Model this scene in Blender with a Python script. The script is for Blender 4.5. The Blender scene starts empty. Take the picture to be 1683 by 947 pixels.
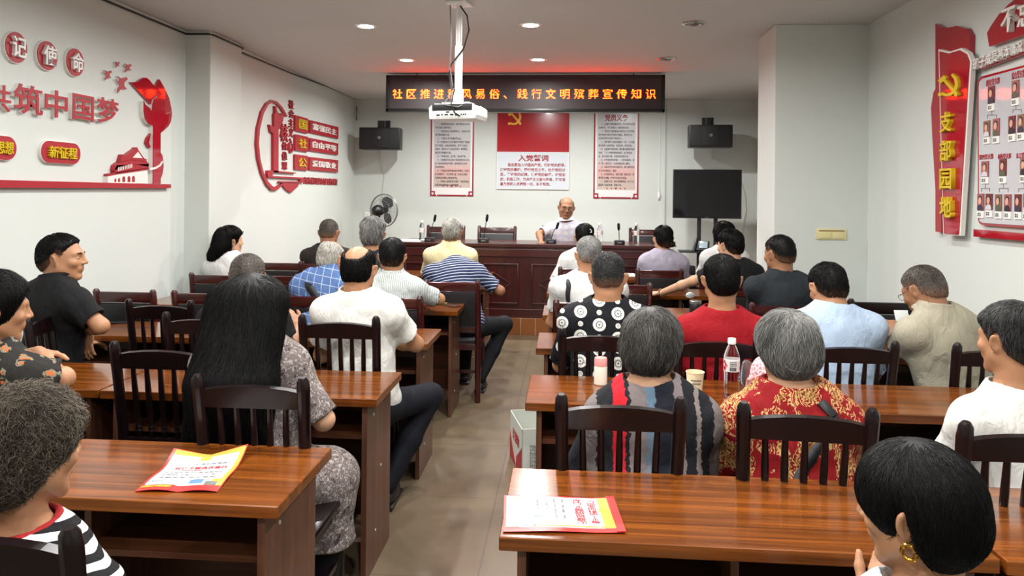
import bpy, bmesh, math, random
import numpy as np
from mathutils import Vector, Matrix, Euler
from mathutils.geometry import tessellate_polygon
SC = bpy.context.scene
COL = SC.collection
rnd = random.Random(7)
PI = math.pi
# ------------------------------------------------------------------ camera
F = 1200.0; CX = 841.5; CY = 317.0; EYE = 1.6
YAW = math.radians(4.24); ROLL = 0.0104
_c, _s = math.cos(YAW), math.sin(YAW); _cr, _sr = math.cos(ROLL), math.sin(ROLL)
cam = bpy.data.cameras.new('camera'); camo = bpy.data.objects.new('camera', cam); COL.objects.link(camo)
cam.sensor_width = 36.0; cam.lens = F / 1683 * 36; cam.clip_start = 0.05
cam.shift_y = -(473.5 - CY) / 1683
camo.location = (0, 0, EYE)
camo.rotation_euler = (Matrix.Rotation(YAW, 3, 'Z') @ Matrix.Rotation(PI / 2, 3, 'X') @ Matrix.Rotation(ROLL, 3, 'Z')).to_euler()
SC.camera = camo
# ------------------------------------------------------------------ world, exposure
w = bpy.data.worlds.new('world'); SC.world = w; w.use_nodes = True
w.node_tree.nodes['Background'].inputs[0].default_value = (0.8, 0.85, 0.9, 1)
w.node_tree.nodes['Background'].inputs[1].default_value = 0.35
SC.view_settings.view_transform = 'Standard'; SC.view_settings.look = 'None'
SC.view_settings.gamma = 1.0; SC.view_settings.use_curve_mapping = False
SC.view_settings.exposure = -0.12
LAMP_W = 31.0          # watts of one ceiling downlight
LAMP_SPOTS = [(x, y) for y in (-0.2, 1.3, 2.78, 4.23, 5.7, 7.18, 8.75) for x in (-1.6, -0.29, 0.96)]
LAMP_OFF = {(0.96, 5.7), (0.96, 7.18)}

def ray(x, y):
    a = x - CX; b = y - CY
    u = (a * _cr + b * _sr) / F; v = (-a * _sr + b * _cr) / F
    return (-_s + u * _c, _c + u * _s, -v)
def atY(x, y, Y):
    d = ray(x, y); t = Y / d[1]; return Vector((d[0] * t, Y, EYE + d[2] * t))
def atZ(x, y, Z):
    d = ray(x, y); t = (Z - EYE) / d[2]; return Vector((d[0] * t, d[1] * t, Z))
def atX(x, y, X):
    d = ray(x, y); t = X / d[0]; return Vector((X, d[1] * t, EYE + d[2] * t))

# ------------------------------------------------------------------ materials
def srgb(r, g, b):
    f = lambda c: (c / 255 / 12.92) if c / 255 <= 0.04045 else ((c / 255 + 0.055) / 1.055) ** 2.4
    return (f(r), f(g), f(b), 1)
class NT:
    def __init__(self, m): self.t = m.node_tree; self.n = self.t.nodes; self.l = self.t.links
    def add(self, typ, **kw):
        n = self.n.new(typ)
        for k, v in kw.items():
            if k.startswith('_'): setattr(n, k[1:], v)
            else:
                key = int(k[1:]) if k[0] == 'i' and k[1:].isdigit() else k.replace('_', ' ')
                self.set(n.inputs[key], v)
        return n
    def set(self, sock, v):
        if isinstance(v, bpy.types.NodeSocket): self.l.new(v, sock)
        else: sock.default_value = v
    def math(self, op, a, b=0.0, c=0.0):
        n = self.n.new('ShaderNodeMath'); n.operation = op
        self.set(n.inputs[0], a); self.set(n.inputs[1], b); self.set(n.inputs[2], c); return n.outputs[0]
    def mix(self, f, a, b):
        n = self.n.new('ShaderNodeMix'); n.data_type = 'RGBA'
        self.set(n.inputs[0], f); self.set(n.inputs[6], a); self.set(n.inputs[7], b); return n.outputs[2]
    def ramp(self, f, stops, interp='LINEAR'):
        n = self.n.new('ShaderNodeValToRGB'); n.color_ramp.interpolation = interp
        e = n.color_ramp.elements
        while len(e) < len(stops): e.new(0.5)
        for k, (p, c) in enumerate(stops): e[k].position = p; e[k].color = c
        self.set(n.inputs[0], f); return n.outputs[0]
    def coord(self, which='Object'): return self.n.new('ShaderNodeTexCoord').outputs[which]
    def attr(self, name):
        n = self.n.new('ShaderNodeAttribute'); n.attribute_name = name; return n
    def mapping(self, v, scale=(1, 1, 1), loc=(0, 0, 0), rot=(0, 0, 0)):
        n = self.n.new('ShaderNodeMapping'); self.set(n.inputs[0], v)
        n.inputs[1].default_value = loc; n.inputs[2].default_value = rot; n.inputs[3].default_value = scale; return n.outputs[0]
    def noise(self, v, scale=5, detail=3, rough=0.5, dist=0.0):
        n = self.add('ShaderNodeTexNoise', Vector=v, Scale=scale, Detail=detail, Roughness=rough, Distortion=dist); return n.outputs[0]
    def xyz(self, v):
        n = self.n.new('ShaderNodeSeparateXYZ'); self.set(n.inputs[0], v); return n.outputs
    def vec(self, x, y, z):
        n = self.n.new('ShaderNodeCombineXYZ'); self.set(n.inputs[0], x); self.set(n.inputs[1], y); self.set(n.inputs[2], z); return n.outputs[0]
    def bump(self, h, strength=0.2, dist=0.01):
        return self.add('ShaderNodeBump', Height=h, Strength=strength, Distance=dist).outputs[0]
_M = {}
def mat(name, col=(0.8, 0.8, 0.8, 1), rough=0.5, metal=0.0, spec=0.5, coat=0.0, build=None, emit=None, es=0.0):
    if name in _M: return _M[name]
    m = bpy.data.materials.new(name); m.use_nodes = True; _M[name] = m
    b = m.node_tree.nodes['Principled BSDF']
    b.inputs['Base Color'].default_value = col if len(col) == 4 else (*col, 1)
    b.inputs['Roughness'].default_value = rough; b.inputs['Metallic'].default_value = metal
    b.inputs['Specular IOR Level'].default_value = spec; b.inputs['Coat Weight'].default_value = coat
    b.inputs['Coat Roughness'].default_value = 0.08
    if emit: b.inputs['Emission Color'].default_value = emit; b.inputs['Emission Strength'].default_value = es
    if build:
        nt = NT(m); build(nt, b)
    return m
def plain(name, rgb, rough=0.5, **kw): return mat(name, srgb(*rgb), rough, **kw)
def wood(name, dark, light, rough=0.3, axis=0, scale=1.0, coat=0.3, spec=0.5):
    def bld(nt, b):
        sc = [24 * scale] * 3; sc[axis] = 0.6 * scale
        oi = nt.n.new('ShaderNodeObjectInfo')
        off = nt.add('ShaderNodeVectorMath', _operation='ADD', i0=nt.coord(), i1=nt.vec(nt.math('MULTIPLY', oi.outputs['Random'], 7.0), nt.math('MULTIPLY', oi.outputs['Random'], 13.0), 0.0)).outputs[0]
        v = nt.mapping(off, sc)
        n1 = nt.noise(v, 1.3, 5, 0.62, 0.5)
        v2 = nt.mapping(off, [s * 4 for s in sc])
        n2 = nt.noise(v2, 1.6, 2, 0.5)
        f = nt.math('ADD', nt.math('MULTIPLY', n1, 0.75), nt.math('MULTIPLY', n2, 0.25))
        mid = tuple((a + c) / 2 for a, c in zip(dark, light))
        c = nt.ramp(f, [(0.34, dark), (0.5, mid), (0.62, light), (0.7, mid)])
        nt.set(b.inputs['Base Color'], c)
        nt.set(b.inputs['Normal'], nt.bump(n2, 0.04, 0.003))
    return mat(name, light, rough, coat=coat, spec=spec, build=bld)
def noisy(name, rgb, rough=0.6, amt=0.12, scale=6, bump=0.0, bscale=200, **kw):
    c = srgb(*rgb)
    def bld(nt, b):
        v = nt.coord()
        n = nt.noise(v, scale, 4, 0.6)
        d = tuple(x * (1 - amt) for x in c[:3]) + (1,); l = tuple(min(1, x * (1 + amt)) for x in c[:3]) + (1,)
        nt.set(b.inputs['Base Color'], nt.ramp(n, [(0.35, d), (0.65, l)]))
        if bump: nt.set(b.inputs['Normal'], nt.bump(nt.noise(v, bscale, 2, 0.5), bump, 0.002))
    return mat(name, c, rough, build=bld, **kw)

# ------------------------------------------------------------------ mesh helpers
class MB:
    def __init__(self): self.bm = bmesh.new()
    def box(self, cx, cy, cz, sx, sy, sz, bev=0.0, rot=None, seg=2):
        M = Matrix.Translation((cx, cy, cz)) @ (rot.to_4x4() if rot else Matrix()) @ Matrix.Diagonal((sx, sy, sz, 1))
        r = bmesh.ops.create_cube(self.bm, size=1.0, matrix=M)
        if bev:
            vs = r['verts']; es = list({e for v in vs for e in v.link_edges})
            bmesh.ops.bevel(self.bm, geom=es, offset=min(bev, 0.45 * min(sx, sy, sz)), segments=seg, affect='EDGES', profile=0.6)
        return self
    def cyl(self, a, b, r0, r1=None, n=16, cap=True):
        a = Vector(a); b = Vector(b); d = b - a; r1 = r0 if r1 is None else r1
        M = Matrix.Translation((a + b) / 2) @ d.to_track_quat('Z', 'Y').to_matrix().to_4x4()
        bmesh.ops.create_cone(self.bm, cap_ends=cap, segments=n, radius1=r0, radius2=r1, depth=d.length, matrix=M); return self
    def sph(self, c, r, n=16, sc=(1, 1, 1), rot=None):
        M = Matrix.Translation(c) @ (rot.to_4x4() if rot else Matrix()) @ Matrix.Diagonal((r * sc[0], r * sc[1], r * sc[2], 1))
        bmesh.ops.create_uvsphere(self.bm, u_segments=n, v_segments=max(6, n // 2), radius=1.0, matrix=M); return self
    def tube(self, pts, r, n=8, sq=False):
        pts = [Vector(p) for p in pts]; rs = r if isinstance(r, (list, tuple)) else [r] * len(pts)
        up = Vector((0, 0, 1)); rings = []
        for i, p in enumerate(pts):
            d = (pts[min(i + 1, len(pts) - 1)] - pts[max(i - 1, 0)]).normalized()
            x = d.cross(up if abs(d.z) < 0.95 else Vector((0, 1, 0))).normalized(); y = x.cross(d)
            rings.append([self.bm.verts.new(p + (x * math.cos(2 * PI * (k + .5) / n) + y * math.sin(2 * PI * (k + .5) / n)) * rs[i]) for k in range(n)])
        for A, B in zip(rings, rings[1:]):
            for k in range(n): self.bm.faces.new((A[k], A[(k + 1) % n], B[(k + 1) % n], B[k]))
        self.bm.faces.new(rings[0][::-1]); self.bm.faces.new(rings[-1]); return self
    def lathe(self, prof, n=24, c=(0, 0, 0), axis=None):
        M = Matrix.Translation(c) @ (axis.to_4x4() if axis else Matrix()); rings = []
        for r, z in prof:
            rings.append([self.bm.verts.new(M @ Vector((max(r, 1e-4) * math.cos(2 * PI * k / n), max(r, 1e-4) * math.sin(2 * PI * k / n), z))) for k in range(n)])
        for A, B in zip(rings, rings[1:]):
            for k in range(n): self.bm.faces.new((A[k], A[(k + 1) % n], B[(k + 1) % n], B[k]))
        self.bm.faces.new(rings[0][::-1]); self.bm.faces.new(rings[-1]); return self
    def prism(self, poly, z0, z1, M=Matrix()):
        area = sum(poly[i][0] * poly[(i + 1) % len(poly)][1] - poly[(i + 1) % len(poly)][0] * poly[i][1] for i in range(len(poly)))
        if area < 0: poly = poly[::-1]
        lo = [self.bm.verts.new(M @ Vector((x, y, z0))) for x, y in poly]; hi = [self.bm.verts.new(M @ Vector((x, y, z1))) for x, y in poly]
        n = len(poly)
        for k in range(n): self.bm.faces.new((lo[k], lo[(k + 1) % n], hi[(k + 1) % n], hi[k]))
        for tri in tessellate_polygon([[Vector((x, y, 0)) for x, y in poly]]):
            a, b, c = (poly[i] for i in tri)
            if (b[0] - a[0]) * (c[1] - a[1]) - (c[0] - a[0]) * (b[1] - a[1]) < 0: tri = tri[::-1]
            self.bm.faces.new([hi[i] for i in tri]); self.bm.faces.new([lo[i] for i in tri[::-1]])
        return self
    def build(self, name, m, parent=None, smooth=True, loc=None, ang=35):
        me = bpy.data.meshes.new(name); bmesh.ops.recalc_face_normals(self.bm, faces=self.bm.faces[:]); self.bm.to_mesh(me); self.bm.free()
        return link(name, me, m, parent, smooth, ang, loc)
def link(name, me, m, parent=None, smooth=True, ang=35, loc=None):
    if m is not None: me.materials.append(m)
    if smooth:
        me.polygons.foreach_set('use_smooth', [True] * len(me.polygons))
        if ang: me.set_sharp_from_angle(angle=math.radians(ang))
    o = bpy.data.objects.new(name, me); COL.objects.link(o)
    if parent: o.parent = parent
    if loc is not None: o.location = loc
    return o
def tag(o, label, cat, group=None, kind=None):
    if label: o['label'] = label
    if cat: o['category'] = cat
    if group: o['group'] = group
    if kind: o['kind'] = kind
    return o
def thing(name, label, cat, loc=(0, 0, 0), rz=0.0, group=None):
    o = bpy.data.objects.new(name, None); COL.objects.link(o); o.location = loc; o.rotation_euler = (0, 0, rz)
    o.empty_display_size = 0.1
    return tag(o, label, cat, group)
def dup(root, loc, rz, label, group=None):
    def cp(o, parent):
        c = o.copy(); COL.objects.link(c); c.parent = parent
        for ch in list(o.children): cp(ch, c)
        return c
    r = cp(root, None); r.location = loc; r.rotation_euler = (0, 0, rz); r['label'] = label
    if group: r['group'] = group
    return r
def struct(name, mb, m, smooth=False):
    o = mb.build(name, m, smooth=smooth); o['kind'] = 'structure'; return o
# frames on the walls: columns right, up, outward normal
BASIS = {'L': Matrix(((0, 0, 1), (1, 0, 0), (0, 1, 0))), 'R': Matrix(((0, 0, -1), (-1, 0, 0), (0, 1, 0))), 'B': Matrix(((1, 0, 0), (0, 0, -1), (0, 1, 0)))}
def frame(side, origin): return Matrix.Translation(origin) @ BASIS[side].to_4x4()
def text_mesh(body, bold=0.0, ext=0.05):
    cu = bpy.data.curves.new('lettering', 'FONT'); cu.body = body; cu.size = 1; cu.extrude = ext; cu.offset = bold; cu.resolution_u = 3
    cu.align_x = 'LEFT'
    o = bpy.data.objects.new('lettering', cu); COL.objects.link(o)
    me = bpy.data.meshes.new_from_object(o.evaluated_get(bpy.context.evaluated_depsgraph_get()))
    bpy.data.objects.remove(o); bpy.data.curves.remove(cu)
    return me
def fit_text(body, w, h, depth, bold=0.0, z0=0.0):
    """lettering mesh centred in a w x h rectangle, from z0 to z0+depth"""
    me = text_mesh(body, bold); n = len(me.vertices)
    co = np.empty(n * 3, np.float32); me.vertices.foreach_get('co', co); co = co.reshape(-1, 3)
    lo, hi = co.min(0), co.max(0)
    co = (co - (lo + hi) / 2) / np.maximum(hi - lo, 1e-6) * np.array([w, h, depth]) + np.array([0, 0, z0 + depth / 2])
    me.vertices.foreach_set('co', co.astype(np.float32).ravel()); me.materials.clear(); return me
def put_mesh(name, me, m, M, parent=None):
    """link a mesh with matrix M in world space (parent keeps its own place)"""
    o = link(name, me, m, parent, smooth=False)
    if parent: bpy.context.view_layer.update(); o.matrix_parent_inverse = Matrix(); o.matrix_basis = parent_matrix(parent).inverted() @ M
    else: o.matrix_world = M
    return o
def parent_matrix(p):
    m = Matrix.LocRotScale(p.location, p.rotation_euler, p.scale)
    return (parent_matrix(p.parent) @ m) if p.parent else m
# ================================================================== structure
CEIL = 2.92; XL = -3.17; XLB = -3.04; XR = 2.3; XRB = 2.62; YB = 10.3; YF = -2.2
def wall_paint(name, rgb):
    c = srgb(*rgb)
    def bld(nt, b):
        v = nt.coord(); n = nt.noise(v, 1.2, 4, 0.6)
        nt.set(b.inputs['Base Color'], nt.ramp(n, [(0.3, tuple(x * 0.97 for x in c[:3]) + (1,)), (0.7, c)]))
        nt.set(b.inputs['Normal'], nt.bump(nt.noise(v, 90, 3, 0.6), 0.05, 0.003))
    return mat(name, c, 0.75, spec=0.25, build=bld)
m_wall = wall_paint('wall_paint', (206, 211, 206)); m_ceil = wall_paint('ceiling_paint', (204, 205, 203))
def floor_build(nt, b):
    v = nt.coord()
    br = nt.add('ShaderNodeTexBrick', Vector=nt.mapping(v, (1, 1, 1), (0.35, 0.2, 0)), Color1=srgb(106, 92, 72), Color2=srgb(100, 87, 69), Mortar=srgb(84, 72, 61), Scale=1.0)
    br.offset = 0.0; br.inputs['Mortar Size'].default_value = 0.004; br.inputs['Brick Width'].default_value = 0.8; br.inputs['Row Height'].default_value = 0.8
    n = nt.noise(v, 2.2, 5, 0.62, 0.6); n2 = nt.noise(v, 30, 3, 0.6)
    f = nt.math('ADD', nt.math('MULTIPLY', n, 0.8), nt.math('MULTIPLY', n2, 0.2))
    g = nt.ramp(f, [(0.3, (0.72, 0.72, 0.72, 1)), (0.7, (1.08, 1.06, 1.02, 1))])
    mx = nt.n.new('ShaderNodeMix'); mx.data_type = 'RGBA'; mx.blend_type = 'MULTIPLY'; mx.inputs[0].default_value = 1
    nt.set(mx.inputs[6], br.outputs[0]); nt.set(mx.inputs[7], g)
    nt.set(b.inputs['Base Color'], mx.outputs[2])
    nt.set(b.inputs['Roughness'], nt.math('ADD', nt.math('MULTIPLY', n, 0.25), 0.22))
m_floor = mat('floor_tile', srgb(150, 120, 95), 0.32, build=floor_build)
def step_build(nt, b):
    v = nt.coord()
    br = nt.add('ShaderNodeTexBrick', Vector=nt.vec(nt.xyz(v)[0], nt.math('ADD', nt.xyz(v)[2], nt.xyz(v)[1]), 0.0), Color1=srgb(140, 84, 40), Color2=srgb(128, 74, 36), Mortar=srgb(170, 140, 105), Scale=1.0)
    br.offset = 0.0; br.inputs['Mortar Size'].default_value = 0.004; br.inputs['Brick Width'].default_value = 0.165; br.inputs['Row Height'].default_value = 0.6
    nt.set(b.inputs['Base Color'], br.outputs[0])
m_step = mat('step_tile', srgb(140, 84, 40), 0.3, build=step_build)

struct('floor', MB().box(-0.3, 4.2, -0.05, 7.2, 13.6, 0.1), m_floor)
struct('ceiling', MB().box(-0.3, 4.2, CEIL + 0.05, 7.2, 13.6, 0.1), m_ceil)
struct('wall_left', MB().box(XL - 0.1, (YF + 5.9) / 2, CEIL / 2, 0.2, 5.9 - YF, CEIL), m_wall)
struct('wall_left_rear', MB().box(XLB - 0.1, (5.9 + YB) / 2, CEIL / 2, 0.2, YB - 5.9, CEIL), m_wall)
struct('pillar_left', MB().box((XL - 0.05 - 2.955) / 2, 6.15, CEIL / 2, -2.955 - XL + 0.05, 0.58, CEIL, 0.006), m_wall)
struct('wall_back', MB().box(-0.2, YB + 0.1, CEIL / 2, 6.4, 0.2, CEIL), m_wall)
struct('wall_right', MB().box(XR + 0.1, (YF + 5.9) / 2, CEIL / 2, 0.2, 5.9 - YF, CEIL), m_wall)
struct('pillar_right', MB().box((1.6 + XR + 0.4) / 2, 6.02, CEIL / 2, XR + 0.4 - 1.6, 0.5, CEIL, 0.008), m_wall)
struct('wall_right_rear', MB().box(XRB + 0.1, (6.2 + YB) / 2, CEIL / 2, 0.2, YB - 6.2, CEIL), m_wall)
struct('wall_front', MB().box(-0.3, YF - 0.1, CEIL / 2, 7.2, 0.2, CEIL), m_wall)
struct('platform', MB().box((XLB + XRB) / 2, (8.2 + YB) / 2, 0.095, XRB - XLB, YB - 8.2, 0.19, 0.003), m_step)
# shallow wall strip beside the right poster, with a moulded edge
p = atY(1088, 300, YB)
struct('trim_1', MB().box(p.x + 0.02, YB - 0.0125, 1.5, 0.045, 0.025, 2.75, 0.005), m_wall)
# barred window high on the right rear wall
m_bar = plain('window_bar_steel', (120, 112, 98), 0.4, metal=0.3)
m_glass_dark = plain('window_dusk_glass', (58, 56, 50), 0.15)
y0, y1, z0, z1 = 8.85, 9.95, 1.98, 2.84
wf = MB()
for (a, b_, c, d) in ((y0, y1, z0, z0 + .05), (y0, y1, z1 - .05, z1), (y0, y0 + .05, z0, z1), (y1 - .05, y1, z0, z1)):
    wf.box(XRB - 0.02, (a + b_) / 2, (c + d) / 2, 0.05, b_ - a, d - c, 0.004)
win = wf.build('window_1', m_bar, smooth=False); win['kind'] = 'structure'
MB().box(XRB - 0.004, (y0 + y1) / 2, (z0 + z1) / 2, 0.006, y1 - y0 - .08, z1 - z0 - .08).build('window_pane', m_glass_dark, win, smooth=False)
wb = MB()
for k in range(9): wb.cyl((XRB - 0.035, y0 + 0.12 + k * 0.11, z0 + .03), (XRB - 0.035, y0 + 0.12 + k * 0.11, z1 - .03), 0.009, n=8)
wb.box(XRB - 0.035, (y0 + y1) / 2, (z0 + z1) / 2, 0.012, y1 - y0 - .06, 0.025)
wb.build('window_bars', m_bar, win)

# ================================================================== ceiling downlights
m_trim_on = plain('lamp_trim_white', (235, 235, 230), 0.35)
m_trim_off = plain('lamp_trim_chrome', (190, 188, 184), 0.22, metal=0.8)
m_emit = mat('lamp_diffuser_glow', (1, 1, 1, 1), 0.5, emit=(1.0, 0.98, 0.93, 1), es=30)
m_lamp_dark = plain('lamp_cup_dark', (120, 112, 108), 0.15, metal=0.6)
lamp_place = {(-1.6, 5.7): 'nearest on the left of the projector pole', (-0.29, 5.7): 'nearest on the right of the projector pole', (0.96, 5.7): 'nearer', (-1.6, 7.18): 'by the left end of the red sign', (-0.29, 7.18): 'above the middle of the red sign', (0.96, 7.18): 'farther'}
for (x, y) in LAMP_SPOTS:
    on = (x, y) not in LAMP_OFF
    if y in (5.7, 7.18): lab = ('glowing round white ceiling downlight ' if on else 'unlit chrome ceiling downlight, the %s of the two unlit ones') % () if on else 'unlit chrome downlight, the %s of the two unlit ones' % lamp_place[(x, y)]
    else: lab = 'round white ceiling downlight above the audience or the counter'
    if on and y in (5.7, 7.18): lab += lamp_place[(x, y)]
    t = thing('ceiling_downlight', lab, 'ceiling light', (x, y, CEIL), 0, 'recessed ceiling downlights')
    MB().lathe([(0.062, 0.0), (0.088, 0.0), (0.09, -0.004), (0.084, -0.010), (0.064, -0.012), (0.060, -0.004)], 32).build('trim_ring', m_trim_on if on else m_trim_off, t)
    if on:
        MB().lathe([(0.0, -0.002), (0.058, -0.002), (0.058, -0.006), (0.0, -0.010)], 24).build('diffuser', m_emit, t)
        ld = bpy.data.lights.new('downlight_lamp', 'AREA'); ld.shape = 'DISK'; ld.size = 0.11; ld.energy = LAMP_W * (1.5 if y > 8 else .55 if (x, y) == (0.96, 4.23) else 1.0); ld.color = (1.0, 0.99, 0.965); ld.spread = math.radians(170)
        lo = bpy.data.objects.new('downlight_lamp', ld); COL.objects.link(lo); lo.parent = t; lo.location = (0, 0, -0.014)
    else:
        MB().lathe([(0.0, -0.002), (0.058, -0.002), (0.058, -0.006), (0.03, -0.004), (0.0, -0.012)], 24).build('reflector', m_lamp_dark, t)

# ================================================================== desks
m_dtop = wood('desk_top_wood', srgb(66, 30, 7), srgb(130, 70, 22), 0.2, 0, 1.0, 0.4)
m_dside = wood('desk_side_wood', srgb(68, 40, 28), srgb(100, 62, 44), 0.38, 2, 1.0, 0.1)
m_dfront = wood('desk_edge_wood', srgb(66, 36, 22), srgb(96, 55, 34), 0.35, 0, 1.0, 0.1)
m_screw = plain('screw_cap', (205, 195, 180), 0.3, metal=0.5)
def make_desk(wid, dep, label):
    t = thing('desk', label, 'desk')
    MB().box(0, 0, 0.7425, wid, dep, 0.035, 0.0025, seg=1).build('desktop', m_dtop, t, smooth=False)
    for sx in (-1, 1):
        s = MB().box(sx * (wid / 2 - 0.055), 0.0, 0.3625, 0.022, dep - 0.05, 0.725, 0.001).build('side_panel', m_dside, t, smooth=False)
        for zz, yy in ((0.66, -0.1), (0.40, 0.03), (0.15, -0.05)): MB().cyl((sx * (wid / 2 - 0.044), yy, zz), (sx * (wid / 2 - 0.042), yy, zz), 0.006, n=10).build('screw_cap', m_screw, s)
    MB().box(0, 0.03, 0.3625, 0.02, dep - 0.11, 0.725, 0.001).build('divider', m_dside, t, smooth=False)
    MB().box(0, dep / 2 - 0.05, 0.42, wid - 0.13, 0.016, 0.61, 0.001).build('modesty_panel', m_dfront, t, smooth=False)
    MB().box(0, 0.0, 0.585, wid - 0.13, dep - 0.12, 0.018, 0.001).build('shelf', m_dfront, t, smooth=False)
    return t
DW = 1.17
desk0 = None
def desk(x, y, lab, rz=0.0):
    """x: left edge, y: near edge"""
    global desk0
    loc = (x + DW / 2, y + 0.225, 0)
    if desk0 is None:
        desk0 = make_desk(DW, 0.45, lab); desk0.location = loc; desk0.rotation_euler = (0, 0, rz); desk0['group'] = 'brown wooden two-seat desks'; return desk0
    return dup(desk0, loc, rz, lab, 'brown wooden two-seat desks')
rowsL = [1.888, 2.9, 3.985, 5.11, 6.2, 7.25]; rowsR = [1.775, 2.925, 3.95, 5.03, 6.15, 7.25]
namL = ['front-left brown desk carrying a red and white flyer', 'brown aisle desk just ahead of the long-haired woman', 'brown aisle desk under the elbow of the bald man in white', 'brown aisle desk under the elbow of the man in pinstripes', 'brown aisle desk ahead of the man in navy stripes', 'brown aisle desk ahead of the man in pale yellow']
namL2 = ['brown desk under the curly-haired woman in stripes', 'brown desk beside the woman in dark floral, joined to the next desk at a seam', 'brown desk with a black phone, beside the man in black looking right', 'brown wall-side desk ahead of the man in black looking right', 'brown wall-side desk beyond the woman in white by the left wall', 'brown wall-side desk beside the left wall under the red emblem']
namR = ['front-right brown desk with a flyer lying at its corner', 'brown aisle desk carrying the cup and large water bottle', 'brown aisle desk ahead of the person in black medallion shirt', 'brown aisle desk ahead of the man with black shoulder strap', 'brown aisle desk under the outstretched arm of the man in black', 'brown aisle desk nearest the counter on the right side']
namR2 = ['brown desk at the right edge beyond the black-haired woman with earring', 'brown desk ahead of the man in white with red lettering', 'brown wall-side desk ahead of the man in light blue', 'brown wall-side desk ahead of the man in dark grey', 'brown wall-side desk beside the white pillar', 'brown wall-side desk below the television']
for k in range(6):
    desk(-0.755 - DW, rowsL[k], namL[k]); desk(-0.755 - 2 * DW - 0.012, rowsL[k] + 0.004, namL2[k])
    desk(-0.155, rowsR[k], namR[k]); desk(-0.155 + DW + 0.012, rowsR[k] - 0.006, namR2[k])

# ================================================================== chairs
m_chair = wood('chair_dark_lacquer', srgb(12, 5, 7), srgb(21, 8, 10), 0.3, 2, 1.0, 0.08, 0.28)
m_maho = wood('mahogany_lacquer', srgb(36, 11, 11), srgb(68, 20, 20), 0.26, 2, 1.0, 0.35)
m_mahoX = wood('mahogany_rail', srgb(36, 11, 11), srgb(68, 20, 20), 0.26, 0, 1.0, 0.35)
m_leather = noisy('black_leather', (18, 19, 22), 0.42, 0.15, 20, 0.15, 300)
def make_spindle():
    t = thing('spindle_chair', '', 'chair')
    for sx in (-1, 1):
        pts = [(sx * .172, -.185, 0), (sx * .170, -.19, .25), (sx * .168, -.195, .45), (sx * .170, -.215, .65), (sx * .174, -.245, .85), (sx * .176, -.262, .955), (sx * .176, -.268, .985), (sx * .176, -.270, .998)]
        MB().tube(pts, [.019, .021, .022, .0205, .020, .0215, .019, .011], 10).build('back_post', m_chair, t)
    rail = [(-.17, .890), (.17, .890), (.17, .945), (.12, .955), (.06, .961), (0, .963), (-.06, .961), (-.12, .955), (-.17, .945)]
    MB().prism(rail, -.011, .011, Matrix.Translation((0, -.252, .926)) @ Matrix.Rotation(math.radians(7.5), 4, 'X') @ Matrix.Translation((0, 0, -.926)) @ Matrix(((1, 0, 0, 0), (0, 0, -1, 0), (0, 1, 0, 0), (0, 0, 0, 1)))).build('top_rail', m_chair, t, smooth=False)
    MB().box(0, -.205, .585, .32, .02, .035, .004).build('lower_rail', m_chair, t)
    for k in range(5):
        x0 = -.105 + k * .0525; x1 = -.112 + k * .056
        pr = [(.007, .60), (.009, .625), (.014, .632), (.010, .64), (.014, .648), (.008, .658), (.011, .72), (.0115, .80), (.009, .895)]
        pts = [(x0 + (x1 - x0) * (z - .6) / .3, -.205 - .042 * (z - .6) / .3, z) for r, z in pr]
        MB().tube(pts, [r for r, z in pr], 8).build('spindle', m_chair, t)
    MB().box(0, .0, .45, .40, .40, .03, .012).build('seat', m_chair, t)
    ap = MB()
    for sy in (-.165, .165): ap.box(0, sy, .41, .34, .018, .05)
    for sx in (-.165, .165): ap.box(sx, 0, .41, .018, .34, .05)
    ap.build('apron', m_chair, t, smooth=False)
    for sx in (-1, 1):
        pr = [(.012, 0), (.016, .03), (.02, .06), (.016, .08), (.021, .1), (.0225, .3), (.018, .33), (.0225, .36), (.021, .44)]
        MB().lathe(pr, 12, (sx * .165, .165, 0)).build('front_leg', m_chair, t)
    st = MB()
    for sx in (-1, 1): st.box(sx * .168, -.01, .2, .016, .34, .024, .003)
    st.box(0, .0, .2, .33, .018, .022, .003); st.build('stretcher', m_chair, t)
    return t
def make_panel(wide, hgt, name='panel_chair', mm=None, mx=None, cat='chair'):
    mm = mm or m_maho; mx = mx or m_mahoX
    t = thing(name, '', cat); s = hgt / .93; hw = wide / 2 - .016
    for sx in (-1, 1):
        MB().tube([(sx * hw, -.19, 0), (sx * hw, -.195, .42), (sx * hw, -.215, .62 * s), (sx * hw, -.25, .86 * s), (sx * hw, -.262, .925 * s), (sx * hw, -.263, .94 * s)], [.022, .024, .023, .022, .022, .012], 8).build('back_post', mm, t)
    tilt = Matrix.Rotation(math.radians(8.2), 3, 'X')
    MB().box(0, -.25, .885 * s, 2 * hw - .02, .024, .07 * s, .006, tilt).build('top_rail', mx, t)
    MB().box(0, -.225, .715 * s, 2 * hw - .03, .03, .265 * s, .012, tilt).build('back_cushion', m_leather, t)
    MB().box(0, -.203, .555, 2 * hw - .02, .02, .045, .004, tilt).build('lower_rail', mx, t)
    MB().box(0, 0, .425, wide, .42, .05, .006).build('seat_frame', mx, t)
    MB().box(0, .005, .462, wide - .03, .39, .04, .016).build('seat_cushion', m_leather, t)
    for sx in (-1, 1): MB().box(sx * (wide / 2 - .025), .185, .2, .036, .036, .4, .004).build('front_leg', mm, t)
    st = MB()
    for sx in (-1, 1): st.box(sx * (wide / 2 - .022), 0, .19, .018, .36, .03, .003)
    st.box(0, -.01, .19, wide - .05, .018, .026, .003); st.build('stretcher', mx, t)
    return t
_proto = {}
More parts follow.
